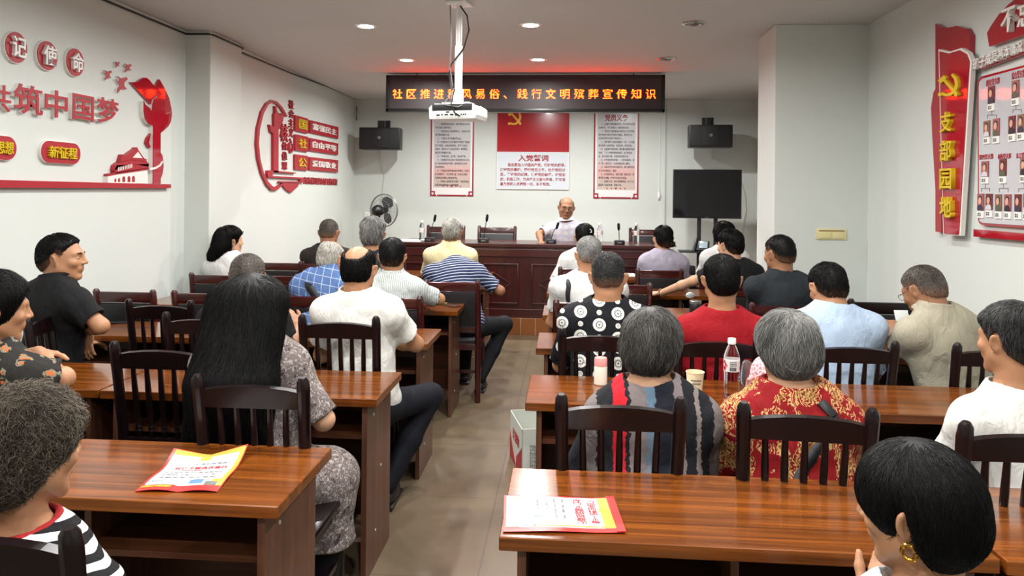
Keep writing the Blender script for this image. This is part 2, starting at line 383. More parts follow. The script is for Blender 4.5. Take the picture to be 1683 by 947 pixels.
def chair(kind, px, Yt, lab, rz=0.0, floor_z=0.0, X=None, group=None, hscale=1.0):
    """px: image column of the back's middle, Yt: distance of the top of the back"""
    top = atY(px, 560 if X is None else 560, Yt); x = top.x if X is None else X
    loc = (x - math.sin(rz) * .265, Yt + math.cos(rz) * .265, floor_z)
    g = group or {'s': 'dark spindle-back chairs', 'p': 'mahogany chairs with black cushioned backs'}[kind]
    if kind not in _proto:
        _proto[kind] = make_spindle() if kind == 's' else make_panel(.42, .93)
        o = _proto[kind]; o.location = loc; o.rotation_euler = (0, 0, rz); o['label'] = lab; o['group'] = g
    else: o = dup(_proto[kind], loc, rz, lab, g)
    o.scale = (1, 1, hscale)
    return o
S = 's'; Pn = 'p'
chair(S, 0, 1.24, 'dark spindle chair behind the striped back of the curly-haired woman', X=-1.05)
chair(S, 412, 2.3, 'dark spindle chair behind the long-haired woman')
chair(S, 259, 2.76, 'empty dark spindle chair pushed in at the desk left of the long-haired woman')
chair(S, 557, 3.35, 'dark spindle chair behind the bald man in a white T-shirt', hscale=1.02)
chair(S, 330, 3.45, 'dark spindle chair standing left of the long black hair, behind the man in dark clothes')
chair(S, 262, 3.83, 'empty dark spindle chair right of the man in black, pushed under the desk')
chair(S, 0, 3.45, 'dark spindle chair seen edge-on at the back of the man in black looking right', rz=-1.45, X=-2.56)
chair(S, 1021, 2.2, 'dark spindle chair behind the grey-haired woman in multicolour stripes')
chair(S, 1328, 2.16, 'dark spindle chair behind the grey-haired woman in red and gold floral', rz=-0.08)
chair(S, 1701, 2.05, 'dark spindle chair at the right edge behind the man in white with red lettering', rz=0.0)
chair(S, 987, 3.36, 'dark spindle chair behind the person in the black medallion shirt', hscale=0.985)
chair(S, 1180, 3.36, 'dark spindle chair behind the man in the red T-shirt', hscale=0.97)
chair(S, 1404, 3.36, 'dark spindle chair behind the man in the light blue shirt', hscale=0.96)
chair(S, 1642, 3.36, 'dark spindle chair behind the man in the beige shirt', hscale=0.96)
chair(S, 0, 0.98, 'dark spindle chair under the black-haired woman with the gold earring', X=0.66)
chair(S, 0, 2.1, 'dark spindle chair under the woman in dark floral at the left edge', X=-1.95)
chair(Pn, 203, 4.6, 'empty mahogany chair right of the man in black, nearer the left wall')
chair(Pn, 332, 4.6, 'empty mahogany chair left of the man in dark clothes')
chair(Pn, 520, 4.58, 'mahogany chair behind the man in the blue plaid shirt')
chair(Pn, 640, 4.58, 'mahogany chair behind the man in the pinstriped shirt')
chair(Pn, 352, 5.6, 'mahogany chair behind the woman in white by the left wall')
chair(Pn, 447, 5.62, 'empty mahogany chair between the woman in white and the man in blue plaid')
chair(Pn, 613, 5.6, 'mahogany chair under the man with thick grey hair')
chair(Pn, 742, 5.45, 'mahogany chair at the aisle behind the man in navy stripes')
chair(Pn, 459, 6.65, 'empty mahogany chair left of the man in dark brown')
chair(Pn, 530, 6.62, 'mahogany chair behind the man in dark brown')
chair(Pn, 742, 6.6, 'mahogany chair under the man in pale yellow')
chair(Pn, 965, 4.55, 'mahogany chair under the man with the black shoulder strap')
chair(Pn, 1024, 5.5, 'empty mahogany chair between the strap-wearing man and the outstretched arm')
chair(Pn, 1214, 5.5, 'mahogany chair behind the man in black with outstretched arm')
chair(Pn, 1290, 4.6, 'mahogany chair under the man in dark grey resting his chin')
chair(Pn, 1083, 6.6, 'mahogany chair behind the woman in lavender')
chair(Pn, 955, 6.6, 'mahogany chair under the person in white with white hair clip')
chair(Pn, 1190, 6.6, 'mahogany chair under the person in white below the television')
bc = make_panel(.42, .965, 'panel_chair', m_chair, m_chair); p = atY(1452, 560, 4.6)
bc.location = (p.x, 4.86, 0); tag(bc, 'black chair between the men in light blue and beige shirts', 'chair')
cc = None
for k, (px, lab) in enumerate(((733, 'brown and black chair behind the counter, behind the leftmost microphone'), (817, 'brown and black chair behind the counter, next to the second microphone'), (921, 'chair behind the counter under the speaking man'), (1066, 'brown and black chair behind the counter, between two water bottles'))):
    p = atY(px, 400, 9.1)
    if cc is None:
        cc = make_panel(.48, .985, 'counter_chair'); o = cc
    else: o = dup(cc, (0, 0, 0), 0, '')
    o.location = (p.x, 9.1 - .265 + (.3 if k == 2 else 0), .19); o.rotation_euler = (0, 0, PI); tag(o, lab, 'chair', 'chairs behind the counter')

# ================================================================== counter on the platform
m_cnt = wood('counter_mahogany', srgb(44, 12, 11), srgb(70, 20, 17), 0.3, 0, 1.0, 0.3)
m_cntv = wood('counter_panel', srgb(42, 11, 10), srgb(66, 19, 16), 0.3, 2, 1.0, 0.3)
xa, xb = -1.9, 0.99; CT = 1.025
ct = thing('speaker_counter', 'long dark mahogany counter on the tiled platform at the front', 'counter', ((xa + xb) / 2, 8.55, .19))
L = xb - xa; hh = CT - .19
MB().box(0, 0, hh - .02, L + .03, .68, .04, .006).build('counter_top', m_cnt, ct, smooth=False)
MB().box(0, -.02, (hh - .04) / 2, L, .60, hh - .04, .002).build('counter_body', m_cntv, ct, smooth=False)
MB().box(0, -.325, hh - .105, L, .02, .09, .006).build('upper_moulding', m_cnt, ct, smooth=False)
MB().box(0, -.325, .05, L, .024, .10, .006).build('plinth', m_cnt, ct, smooth=False)
for k in range(4):
    cxp = -L / 2 + L * (k + .5) / 4; pw = L / 4 - .16; y = -.325
    q = MB()
    for (bx, bz, sx, sz) in ((0, .16, pw, .022), (0, .60, pw, .022), (-pw / 2, .38, .022, .46), (pw / 2, .38, .022, .46)): q.box(cxp + bx, y, bz, sx, .02, sz, .006)
    fr = q.build('panel_frame', m_cnt, ct)
    q = MB()
    for sx in (-1, 1):
        for sz in (-1, 1):
            a = Vector((cxp + sx * .2, y, .38)); b = Vector((cxp, y, .38 + sz * .13)); d = b - a
            q.box(*((a + b) / 2), d.length, .012, .012, .003, Matrix.Rotation(-math.atan2(d.z, d.x), 3, 'Y'))
    q.build('diamond_moulding', m_cnt, fr)
# ================================================================== wall art
m_red = plain('red_acrylic', (158, 22, 36), 0.05, coat=0.3)
m_redm = plain('red_foam_face', (160, 30, 42), 0.4)
m_foam = plain('white_foam_core', (226, 222, 216), 0.6)
m_gold = plain('gold_acrylic', (206, 178, 30), 0.3)
m_white = plain('white_plastic', (232, 232, 228), 0.4)
m_black = plain('black_plastic', (20, 20, 22), 0.4)
m_chrome = plain('grey_metal', (150, 150, 150), 0.3, metal=0.8)
UV = {'L': lambda x, y, P: (lambda v: (v.y, v.z))(atX(x, y, P)), 'R': lambda x, y, P: (lambda v: (-v.y, v.z))(atX(x, y, P)), 'B': lambda x, y, P: (lambda v: (v.x, v.z))(atY(x, y, P))}
ORG = {'L': lambda P: (P, 0, 0), 'R': lambda P: (P, 0, 0), 'B': lambda P: (0, P, 0)}
class Art:
    """polygons and lettering fixed flat on a wall; x, y in picture pixels of a crop with origin o and scale k"""
    def __init__(self, side, plane, ox, oy, k, dz=0.0): self.s, self.P, self.ox, self.oy, self.k, self.dz = side, plane + dz * {'L': 1, 'R': -1, 'B': -1}[side], ox, oy, k, dz
    def uv(self, x, y): return UV[self.s](self.ox + x / self.k, self.oy + y / self.k, self.P)
    def M(self): return frame(self.s, ORG[self.s](self.P)) @ Matrix.Translation((0, 0, -self.dz))
    def box(self, x0, y0, x1, y1):
        xm, ym = (x0 + x1) / 2, (y0 + y1) / 2
        a, b = self.uv(x0, ym), self.uv(x1, ym); c, d = self.uv(xm, y0), self.uv(xm, y1)
        return (a[0] + b[0]) / 2, (c[1] + d[1]) / 2, abs(b[0] - a[0]), abs(c[1] - d[1])
    def root(self, name, label, cat, group=None, at=None):
        u, v = self.uv(*at); M = self.M(); p = M @ Vector((u, v, 0))
        t = thing(name, label, cat, p, 0, group); return t
    def poly(self, name, pts, z0, z1, m, parent, rel=False):
        q = MB().prism([p if rel else self.uv(*p) for p in pts], z0, z1)
        return self.fix(q, name, m, parent)
    def fix(self, q, name, m, parent):
        me = bpy.data.meshes.new(name); bmesh.ops.recalc_face_normals(q.bm, faces=q.bm.faces[:]); q.bm.to_mesh(me); q.bm.free()
        return put_mesh(name, me, m, self.M(), parent)
    def text(self, name, body, rect, z0, depth, m, parent, bold=0.012, mirror=False):
        u, v, w_, h_ = self.box(*rect) if len(rect) == 4 else rect[1:]
        me = fit_text(body, w_, h_, depth, bold, z0)
        return put_mesh(name, me, m, self.M() @ Matrix.Translation((u, v, 0)), parent)
def ell(u, v, a, b, n=36): return [(u + a * math.cos(2 * PI * k / n), v + b * math.sin(2 * PI * k / n)) for k in range(n)]
def stadium(u, v, w_, h_, n=10, r=None):
    r = min(w_, h_) / 2 if r is None else r; out = []
    for cx_, cy_, a0 in ((w_ / 2 - r, h_ / 2 - r, 0), (-w_ / 2 + r, h_ / 2 - r, 90), (-w_ / 2 + r, -h_ / 2 + r, 180), (w_ / 2 - r, -h_ / 2 + r, 270)):
        for k in range(n + 1):
            a = math.radians(a0 + 90 * k / n); out.append((u + cx_ + r * math.cos(a), v + cy_ + r * math.sin(a)))
    return out
A = Art('L', XL, 0, 0, 2.96, .028)
GL = 'red slogan signs on the left wall'
for ch, (x0, y0, x1, y1) in (('记', (28, 152, 138, 308)), ('使', (183, 197, 285, 343)), ('命', (325, 233, 413, 373))):
    u, v, w_, h_ = A.box(x0, y0, x1, y1); r = (w_ + h_) / 4
    t = A.root('round_sign', 'round red sign with raised white character %s on the left wall' % ch, 'sign', 'round red signs on the left wall', ((x0 + x1) / 2, (y0 + y1) / 2))
    A.poly('foam_disc', ell(u, v, w_ / 2, h_ / 2), 0, .02, m_foam, t, True); A.poly('red_face', ell(u, v, w_ / 2 - .004, h_ / 2 - .004), .02, .025, m_redm, t, True)
    A.text('character', ch, ('r', u, v, w_ * .62, h_ * .66), .025, .02, m_white, t, 0.015)
for ch, rc in (('共', (-62, 410, 52, 540)), ('筑', (65, 413, 208, 557)), ('中', (217, 440, 328, 572)), ('国', (352, 462, 455, 587)), ('梦', (470, 478, 577, 600))):
    t = A.root('wall_character', 'large raised red character %s on the left wall' % ch, 'lettering', 'large red characters on the left wall', ((rc[0] + rc[2]) / 2, (rc[1] + rc[3]) / 2))
    A.text('foam_backing', ch, rc, 0, .028, m_foam, t, 0.014); A.text('red_face', ch, rc, .028, .004, m_redm, t, 0.014)
for body, rc, lab in (('新思想', (-105, 655, 86, 778), 'red pill sign with yellow characters, cut by the left picture edge'), ('新征程', (203, 688, 396, 798), 'red pill sign with yellow characters reading 新征程')):
    u, v, w_, h_ = A.box(*rc)
    t = A.root('pill_sign', lab, 'sign', 'red pill signs on the left wall', ((rc[0] + rc[2]) / 2, (rc[1] + rc[3]) / 2))
    A.poly('foam_backing', stadium(u, v, w_, h_), 0, .02, m_foam, t, True); A.poly('red_face', stadium(u, v, w_ - .008, h_ - .008), .02, .025, m_redm, t, True)
    A.text('lettering', body, ('r', u, v, w_ * .7, h_ * .52), .025, .015, m_gold, t, 0.012)
dv = [(0, .1), (.25, .3), (.3, .05), (.15, -.1), (.45, .05), (.65, .02), (.9, -.05), (1, .12), (.72, .3), (.7, .5), (.95, .75), (.75, .72), (.5, .68), (.35, .8), (.15, 1), (.12, .75), (.35, .5), (.15, .3)]
for (x0, y0, x1, y1), lab in zip(((566, 303, 590, 329), (610, 314, 647, 353), (512, 346, 551, 391), (570, 378, 627, 454)), ('smallest red dove cutout, topmost on the left wall', 'red dove cutout nearest above the flag tip', 'red dove cutout farthest left of the flag', 'largest red dove cutout, just left of the flag')):
    t = A.root('dove_cutout', lab, 'wall decoration', 'red dove cutouts', ((x0 + x1) / 2, (y0 + y1) / 2))
    pts = [(x0 + a * (x1 - x0), y0 + b * (y1 - y0)) for a, b in dv]
    A.poly('foam_backing', pts, 0, .016, m_foam, t); A.poly('red_face', pts, .016, .02, m_redm, t)
t = A.root('ledge_strip', 'long straight red strip under the slogan on the left wall', 'wall decoration', None, (400, 905))
A.poly('red_bar', [(-300, 868), (828, 897), (828, 916), (-300, 912)], 0, .035, m_redm, t)
A = Art('L', XL, 165, 90, 4.208, .03)
t = A.root('flag_column_emblem', 'tall red ornamental column wrapped by a red flag on the left wall', 'wall decoration', None, (390, 500))
fl = [(220, 190), (265, 190), (290, 170), (312, 158), (330, 160), (350, 175), (370, 202), (385, 215), (400, 205), (418, 170), (450, 225), (485, 300), (500, 370), (503, 420), (496, 465), (480, 495), (440, 530), (415, 550), (405, 548), (400, 480), (360, 345)]
A.poly('flag', fl, 0, .02, m_red, t); A.poly('ribbon', [(358, 545), (335, 575), (325, 610), (345, 645), (358, 640), (345, 610)], 0, .02, m_red, t)
A.poly('ribbon', [(408, 660), (420, 665), (440, 700), (447, 770), (440, 820), (428, 855), (408, 850)], 0, .02, m_red, t)
cp_ = [(360, 900), (362, 490), (330, 480), (305, 440), (297, 390), (297, 320), (308, 345), (340, 372), (352, 395), (357, 350), (368, 310), (400, 285), (425, 310), (418, 370), (424, 405), (455, 412), (492, 395), (482, 440), (450, 490), (412, 498), (412, 900)]
A.poly('column_foam', cp_, .0, .03, m_foam, t); A.poly('column', cp_, .03, .036, m_red, t)
A.poly('white_scroll', [(332, 782), (370, 778), (400, 762), (418, 735), (422, 742), (405, 770), (372, 790), (332, 800)], .036, .044, m_foam, t)
t = A.root('gate_tower_cutout', 'red and white gate tower cutout at the end of the red strip', 'wall decoration', None, (190, 800))
A.poly('base_wall', [(52, 832), (120, 820), (325, 792), (330, 890), (52, 890)], 0, .03, m_foam, t)
for k, (x0, x1, yt) in enumerate(((97, 108, 858), (122, 134, 855), (152, 169, 843), (188, 205, 841), (219, 236, 840))):
    A.poly('arch', [(x0, 880), (x0, yt + 6), ((x0 + x1) / 2, yt - 3), (x1, yt + 6), (x1, 880)], .03, .033, m_redm, t)
for nm, pts in (('wall_cap', [(50, 825), (120, 812), (330, 782), (332, 796), (120, 826), (50, 840)]), ('lower_hall', [(100, 822), (96, 790), (110, 765), (330, 755), (330, 785)]), ('lower_roof', [(92, 800), (100, 765), (125, 745), (290, 710), (335, 755), (332, 775), (210, 755)]), ('upper_roof', [(135, 740), (150, 690), (170, 700), (235, 655), (248, 640), (258, 662), (295, 715), (315, 725), (310, 740), (210, 725)])):
    A.poly(nm, pts, 0, .034 if nm != 'upper_roof' else .038, m_redm, t)
for k in range(9): A.poly('hall_window', [(118 + k * 11.5, 806 - k * 3), (123 + k * 11.5, 805 - k * 3), (123 + k * 11.5, 778 - k * 3), (118 + k * 11.5, 779 - k * 3)], .034, .036, m_foam, t)
A.poly('gable', [(215, 712), (252, 672), (282, 715)], .038, .04, m_foam, t)
# rear left emblem with the value words
A = Art('L', XLB, 420, 160, 5.917, .025)
t = A.root('column_emblem', 'red open ring with ornamental column and scroll on the left wall', 'wall decoration', None, (190, 480))
arc = [(315, 185), (260, 90), (210, 40), (160, 25), (110, 55), (60, 140), (20, 300), (10, 450), (25, 600), (60, 740), (110, 850), (160, 905), (210, 905), (270, 850), (262, 838), (210, 868), (170, 868), (125, 820), (80, 730), (48, 600), (34, 450), (44, 310), (80, 160), (125, 75), (165, 48), (205, 62), (245, 105), (300, 190)]
A.poly('ring', arc, 0, .025, m_redm, t)
A.poly('column', [(172, 730), (172, 355), (145, 330), (135, 265), (160, 285), (180, 280), (178, 170), (190, 150), (188, 85), (200, 85), (205, 125), (235, 178), (250, 155), (270, 160), (265, 230), (235, 290), (220, 320), (220, 730)], 0, .03, m_redm, t)
A.poly('scroll', [(115, 740), (118, 712), (160, 710), (390, 733), (390, 742), (165, 728), (165, 766), (465, 780), (470, 830), (225, 828), (235, 815), (432, 820), (432, 796), (120, 778)], 0, .03, m_redm, t)
A.poly('cloud_fan', [(258, 832), (425, 836), (415, 870), (385, 895), (350, 930), (310, 905), (285, 880)], 0, .022, m_redm, t)
for ch, rc in zip('社会主义', ((335, 30, 382, 112), (337, 122, 382, 200), (335, 212, 380, 290), (335, 300, 378, 388))): A.text('character', ch, rc, 0, .02, m_redm, t, 0.012)
for ch, rc in (('核', (252, 255, 326, 432)), ('心', (325, 400, 378, 542)), ('价', (272, 435, 315, 515)), ('值', (272, 530, 315, 610)), ('观', (272, 628, 315, 703))): A.text('character', ch, rc, 0, .02, m_redm, t, 0.012)
for k, (sq, rc, c1, c4) in enumerate((((388, 190, 515, 340), ((535, 222), (808, 290), (806, 405), (533, 345)), '国', '富强民主'), ((387, 372, 515, 524), ((533, 395), (806, 450), (804, 562), (530, 520)), '社', '自由平等'), ((385, 562, 512, 707), ((530, 580), (805, 612), (803, 732), (524, 705)), '公', '爱国敬业'))):
    t = A.root('value_plaque', 'red plaque pair with gold character %s, %s of three on the left wall' % (c1, ('topmost', 'middle', 'lowest')[k]), 'sign', 'red word plaques on the left wall', (600, 300 + k * 170))
    u, v, w_, h_ = A.box(*sq)
    A.poly('square_plaque', stadium(u, v, w_, h_, 3, .01), 0, .025, m_redm, t, True); A.text('gold_character', c1, ('r', u + .01, v, w_ * .62, h_ * .62), .025, .012, m_gold, t, 0.012)
    A.poly('long_plaque', rc, 0, .025, m_redm, t)
    u0, v0 = A.uv((rc[0][0] + rc[1][0]) / 2, (rc[0][1] + rc[2][1]) / 2); wd = abs(A.uv(*rc[1])[0] - A.uv(*rc[0])[0])
    A.text('white_lettering', c4, ('r', u0, v0, wd * .84, h_ * .46), .025, .012, m_foam, t, 0.012)
t = A.root('motto_lettering', 'small raised red line of characters under the word plaques', 'lettering', None, (640, 815))
A.text('lettering', '人民有信仰 国家有力量 民族有希望', (480, 783, 805, 850), 0, .014, m_redm, t, 0.02)

# ---------------------------------------------------------------- right wall notice board
A = Art('R', XR - .002, 1483, 0, 2.255, .045)
t = A.root('party_branch_sign', 'tall red flag-shaped sign with gold emblem and four gold characters', 'sign', None, (180, 500))
A.poly('rear_flag', [(113, 88), (135, 100), (160, 103), (190, 96), (225, 106), (240, 132), (238, 200), (135, 200), (135, 862), (113, 858)], 0, .03, m_red, t)
A.poly('side_flag', [(113, 310), (96, 345), (88, 400), (92, 500), (113, 860)], 0, .015, m_red, t)
A.poly('front_flag_foam', [(140, 182), (182, 192), (225, 178), (250, 195), (264, 226), (222, 874), (158, 870)], .03, .055, m_foam, t)
A.poly('front_flag', [(146, 190), (182, 198), (222, 186), (247, 200), (258, 228), (218, 870), (163, 866)], .055, .06, m_red, t)
def emblem(A, x, y, s, z0, z1, m, t):
    f = lambda pts: [(x + a * s, y + b * s) for a, b in pts]
    q = MB()
    for iz, pts in enumerate(([(.38, -1), (.72, -.72), (.86, -.3), (.84, .12), (.66, .5), (.28, .8), (-.15, .86), (-.55, .72), (-.48, .52), (-.12, .64), (.22, .56), (.5, .3), (.6, -.08), (.54, -.5), (.28, -.84)], [(-.78, -.42), (-.3, -.86), (-.08, -.62), (-.56, -.18)], [(-.38, -.42), (-.22, -.58), (.82, .56), (.64, .74)], ell(-.6, .7, .16, .16, 12), ell(.72, .7, .15, .15, 12))):
        q.prism([A.uv(*p) for p in f(pts)], z0, z1 + iz * .0008)
    return A.fix(q, 'emblem', m, t)
emblem(A, 187, 318, 46, .06, .075, m_gold, t)
for ch, (y0, y1) in zip('支部园地', ((415, 490), (520, 597), (625, 702), (730, 806))): A.text('gold_character', ch, (163, y0, 207, y1), .06, .025, m_gold, t, 0.012)
t = A.root('arched_header', 'red arched header with raised white characters above the notice board', 'sign', None, (446, 60))
A.poly('arch_panel', [(303, 122), (318, 95), (345, 55), (380, 18), (420, -15), (470, -45), (560, -85), (640, -105), (640, 55), (446, 127), (311, 173)], 0, .03, m_red, t)
for ch, rc in (('不', (375, 28, 430, 118)), ('忘', (436, 2, 500, 95)), ('初', (508, -25, 572, 70))): A.text('character', ch, rc, .03, .03, m_foam, t, 0.012)
t = A.root('header_bar', 'red bar with raised white characters right above the portrait board', 'sign', None, (400, 190))
A.poly('bar', [(262, 232), (272, 222), (446, 150), (620, 78), (620, 133), (446, 197), (272, 260), (262, 250)], 0, .03, m_red, t)
for k, ch in enumerate('班子成员基本情况'):
    x0 = 264 + k * 23; ym = 240 - (x0 + 11 - 268) * .39
    A.text('character', ch, (x0, ym - 21, x0 + 22, ym + 21), .03, .02, m_foam, t, 0.012)
t = A.root('portrait_board', 'large pale notice board with red rim and rows of small portrait cards', 'notice board', None, (400, 550))
A.poly('red_rim', [(262, 320), (264, 300), (275, 284), (446, 238), (640, 185), (640, 880), (446, 846), (278, 834), (268, 826), (264, 812)], 0, .022, m_red, t)
m_board = plain('board_acrylic', (186, 186, 190), 0.05, coat=0.3)
A.poly('board_face', [(270, 322), (272, 305), (282, 292), (446, 247), (640, 196), (640, 868), (446, 837), (284, 826), (274, 820), (271, 808)], .022, .026, m_board, t)
m_skin0 = plain('portrait_skin', (206, 158, 134), 0.5); m_card = plain('caption_card', (226, 226, 220), 0.4); m_ink = plain('print_ink', (40, 36, 38), 0.5); m_line = plain('chart_line', (110, 110, 112), 0.5)
m_pbg = [plain('portrait_backdrop_%s' % n, c, 0.35) for n, c in (('maroon', (112, 40, 44)), ('brown', (126, 92, 70)), ('rose', (150, 84, 84)))]
m_pcl = [plain('portrait_cloth_%s' % n, c, 0.5) for n, c in (('navy', (44, 48, 70)), ('black', (34, 30, 34)), ('green', (78, 88, 66)), ('white', (200, 196, 200)))]
cards = [(307, 330, 320, 383), (291, 313, 448, 507), (325, 348, 440, 503), (383, 406, 430, 495), (416, 440, 424, 490), (283, 308, 598, 655), (349, 373, 590, 652), (426, 449, 585, 648), (268, 291, 718, 780), (299, 322, 718, 778), (334, 356, 720, 782), (367, 391, 720, 783), (405, 428, 720, 784), (437, 460, 718, 786), (395, 420, 298, 362), (470, 495, 415, 485), (475, 500, 575, 645), (470, 494, 716, 788)]
for k, (x0, x1, y0, y1) in enumerate(cards):
    u, v, w_, h_ = A.box(x0, y0, x1, y1)
    c = A.poly('portrait_card', [(u - w_ / 2, v - h_ / 2), (u + w_ / 2, v - h_ / 2), (u + w_ / 2, v + h_ / 2), (u - w_ / 2, v + h_ / 2)], .026, .032, m_pbg[k % 3], t, True)
    A.poly('shoulders', [(u - w_ * .44, v - h_ * .49), (u + w_ * .44, v - h_ * .49), (u + w_ * .4, v - h_ * .28), (u + w_ * .15, v - h_ * .16), (u - w_ * .15, v - h_ * .16), (u - w_ * .4, v - h_ * .28)], .032, .0335, m_pcl[(k * 3) % 4], c, True)
    A.poly('hair', ell(u, v + h_ * .17, w_ * .3, h_ * .22, 16), .032, .0335, m_ink, c, True)
    A.poly('face', ell(u, v + h_ * .07, w_ * .24, h_ * .22, 16), .0335, .0345, m_skin0, c, True)
    A.poly('caption', [(u - w_ * .5, v - h_ * .95), (u + w_ * .55, v - h_ * .95), (u + w_ * .55, v - h_ * .53), (u - w_ * .5, v - h_ * .53)], .026, .032, m_card, c, True)
    A.text('caption_lettering', '姓名\n职务', ('r', u - w_ * .12, v - h_ * .74, w_ * .55, h_ * .22), .032, .001, m_ink, c, 0.0)
for body, rc in (('模范党支部', (298, 291, 348, 316)), ('综合党支部', (392, 262, 440, 290)), ('第四党支部', (272, 571, 324, 591)), ('南街党支部', (341, 569, 389, 589)), ('东江党支部', (408, 565, 458, 586))): A.text('heading', body, rc, .026, .002, m_redm, t, 0.012)
for x, ya, yb, xa_, xb_, yc in ((318, 408, 425, 302, 337, 440), (407, 385, 405, 395, 428, 418), (295, 683, 697, 279, 311, 710), (361, 682, 697, 345, 379, 712), (437, 680, 698, 416, 448, 712)):
    A.poly('chart_line', [(x - .8, ya), (x + .8, ya), (x + .8, yb), (xb_, yb), (xb_, yc), (xb_ - 1.5, yc), (xb_ - 1.5, yb + 2.5), (xa_ + 1.5, yb + 2.5), (xa_ + 1.5, yc), (xa_, yc), (xa_, yb), (x - .8, yb)], .026, .0275, m_line, t)
t = A.root('board_ledge', 'straight red bar below the portrait board on the right wall', 'wall decoration', None, (350, 872))
A.poly('red_bar', [(253, 849), (446, 866), (640, 884), (640, 918), (446, 894), (253, 877)], 0, .03, m_red, t)
# yellowed switch plate on the pillar
t = thing('switch_plate', 'yellowed double switch plate on the right pillar', 'light switch', atY(1366, 385, 5.77))
m_swy = plain('yellowed_plastic', (214, 204, 150), 0.4)
MB().box(0, -.006, 0, .225, .012, .082, .004).build('plate', m_swy, t)
for sx in (-1, 1): MB().box(sx * .047, -.014, -.008, .086, .008, .048, .003).build('rocker', m_swy, t)
MB().box(0, -.0125, .026, .19, .002, .012).build('label_strip', plain('label_strip', (150, 130, 96), 0.5), t, smooth=False)

# ---------------------------------------------------------------- LED sign
SY = 8.0
pa, pb = atY(635, 122.5, SY), atY(1092.5, 186, SY)
ucx, vcz = (pa.x + pb.x) / 2, (pa.z + pb.z) / 2; sw_, sh_ = pb.x - pa.x, pa.z - pb.z - .015
t = thing('led_sign', 'long black hanging LED sign with glowing orange characters', 'sign', (ucx, SY, vcz))
MB().box(0, .05, 0, sw_, .1, sh_, .008).build('case', m_black, t)
m_ledp = plain('led_panel', (52, 42, 46), 0.45)
MB().box(0, -.001, 0, sw_ - .07, .004, sh_ - .075).build('pixel_panel', m_ledp, t, smooth=False)
fr = MB()
for (x, z, a, b) in ((0, sh_ / 2 - .018, sw_, .036), (0, -sh_ / 2 + .018, sw_, .036), (-sw_ / 2 + .016, 0, .032, sh_), (sw_ / 2 - .016, 0, .032, sh_)): fr.box(x, -.006, z, a, .02, b, .004)
fr.build('frame', plain('black_aluminium', (24, 23, 25), 0.3), t)
m_led = mat('led_glow', (0.5, 0.05, 0.01, 1), 0.5, emit=(1.0, 0.031, 0.002, 1), es=36)
from mathutils.bvhtree import BVHTree
led = MB(); LT = '社区推进移风易俗、践行文明殡葬宣传知识'
c0 = atY(653.5, 153.6, SY); c1 = atY(1069.5, 155.2, SY); GR = 16; CH = .118
for k, ch in enumerate(LT):
    me = text_mesh(ch, 0.004); vs = [v.co.copy() for v in me.vertices]; ps = [tuple(p.vertices) for p in me.polygons]
    bv = BVHTree.FromPolygons(vs, ps); bpy.data.meshes.remove(me)
    uc = c0.x + (c1.x - c0.x) * k / (len(LT) - 1) - ucx; vc = (c0.z + c1.z) / 2 - vcz
    for i in range(GR):
        for j in range(GR):
            hit = 0
            for a in (.2, .5, .8):
                for b in (.2, .5, .8):
                    if bv.ray_cast(Vector(((i + a) / GR, (j + b) / GR - .12, 1)), Vector((0, 0, -1)))[0]: hit += 1
            if hit >= 5:
                led.box(uc + ((i + .5) / GR - .5) * CH, -.0045, vc + ((j + .5) / GR - .5) * CH, CH / GR * .86, .002, CH / GR * .86)
lo = led.build('led_characters', m_led, t, smooth=False)
for sx in (-1, 1): MB().cyl((sx * 1.2, .05, sh_ / 2), (sx * 1.2, .05, CEIL - vcz), .008, n=8).build('hanger_rod', m_chrome, t)

# ---------------------------------------------------------------- posters on the back wall
m_paper = plain('poster_paper', (226, 224, 222), 0.3); m_pgrey = None
def poster_bg(nt, b):
    z = nt.xyz(nt.coord('Generated'))[1]; n = nt.noise(nt.coord(), 3, 4, 0.6)
    f = nt.math('ADD', z, nt.math('MULTIPLY', nt.math('SUBTRACT', n, 0.5), 0.25))
    nt.set(b.inputs['Base Color'], nt.ramp(f, [(0.08, srgb(196, 178, 168)), (0.2, srgb(214, 168, 162)), (0.34, srgb(196, 194, 196)), (1.0, srgb(192, 194, 197))]))
m_pgrad = mat('poster_print_ground', (0.6, 0.6, 0.6, 1), 0.25, build=poster_bg)
m_prim = plain('poster_crimson', (150, 24, 48), 0.35); m_pred = plain('poster_flag_red', (166, 26, 36), 0.22, coat=0.4); m_pgold = plain('poster_gold', (226, 176, 40), 0.4); m_txt = plain('poster_ink', (52, 48, 56), 0.5); m_txtr = plain('poster_red_ink', (150, 34, 48), 0.5)
PY = YB - .004
duty = ['一、认真学习党的基本知识，学习科学文化和', '业务知识，努力提高为人民服务的本领。', '二、贯彻执行党的基本路线和各项方针政策，', '带头参加改革开放和现代化建设，带动群众为', '经济发展和社会进步艰苦奋斗。', '三、坚持党和人民的利益高于一切，个人利益', '服从党和人民的利益，吃苦在前，享受在后。', '四、自觉遵守党的纪律，模范遵守国家的法律', '法规，严格保守党和国家的秘密，执行党的决', '定，服从组织分配，积极完成党的任务。', '五、维护党的团结和统一，对党忠诚老实，言', '行一致，坚决反对一切派别组织和小集团。', '六、切实开展批评和自我批评，勇于揭露和纠', '正工作中的缺点、错误。', '七、密切联系群众，向群众宣传党的主张，遇', '事同群众商量，维护群众的正当利益。', '八、发扬新风尚，带头实践荣辱观，为了保护', '国家和人民的利益，英勇斗争。']
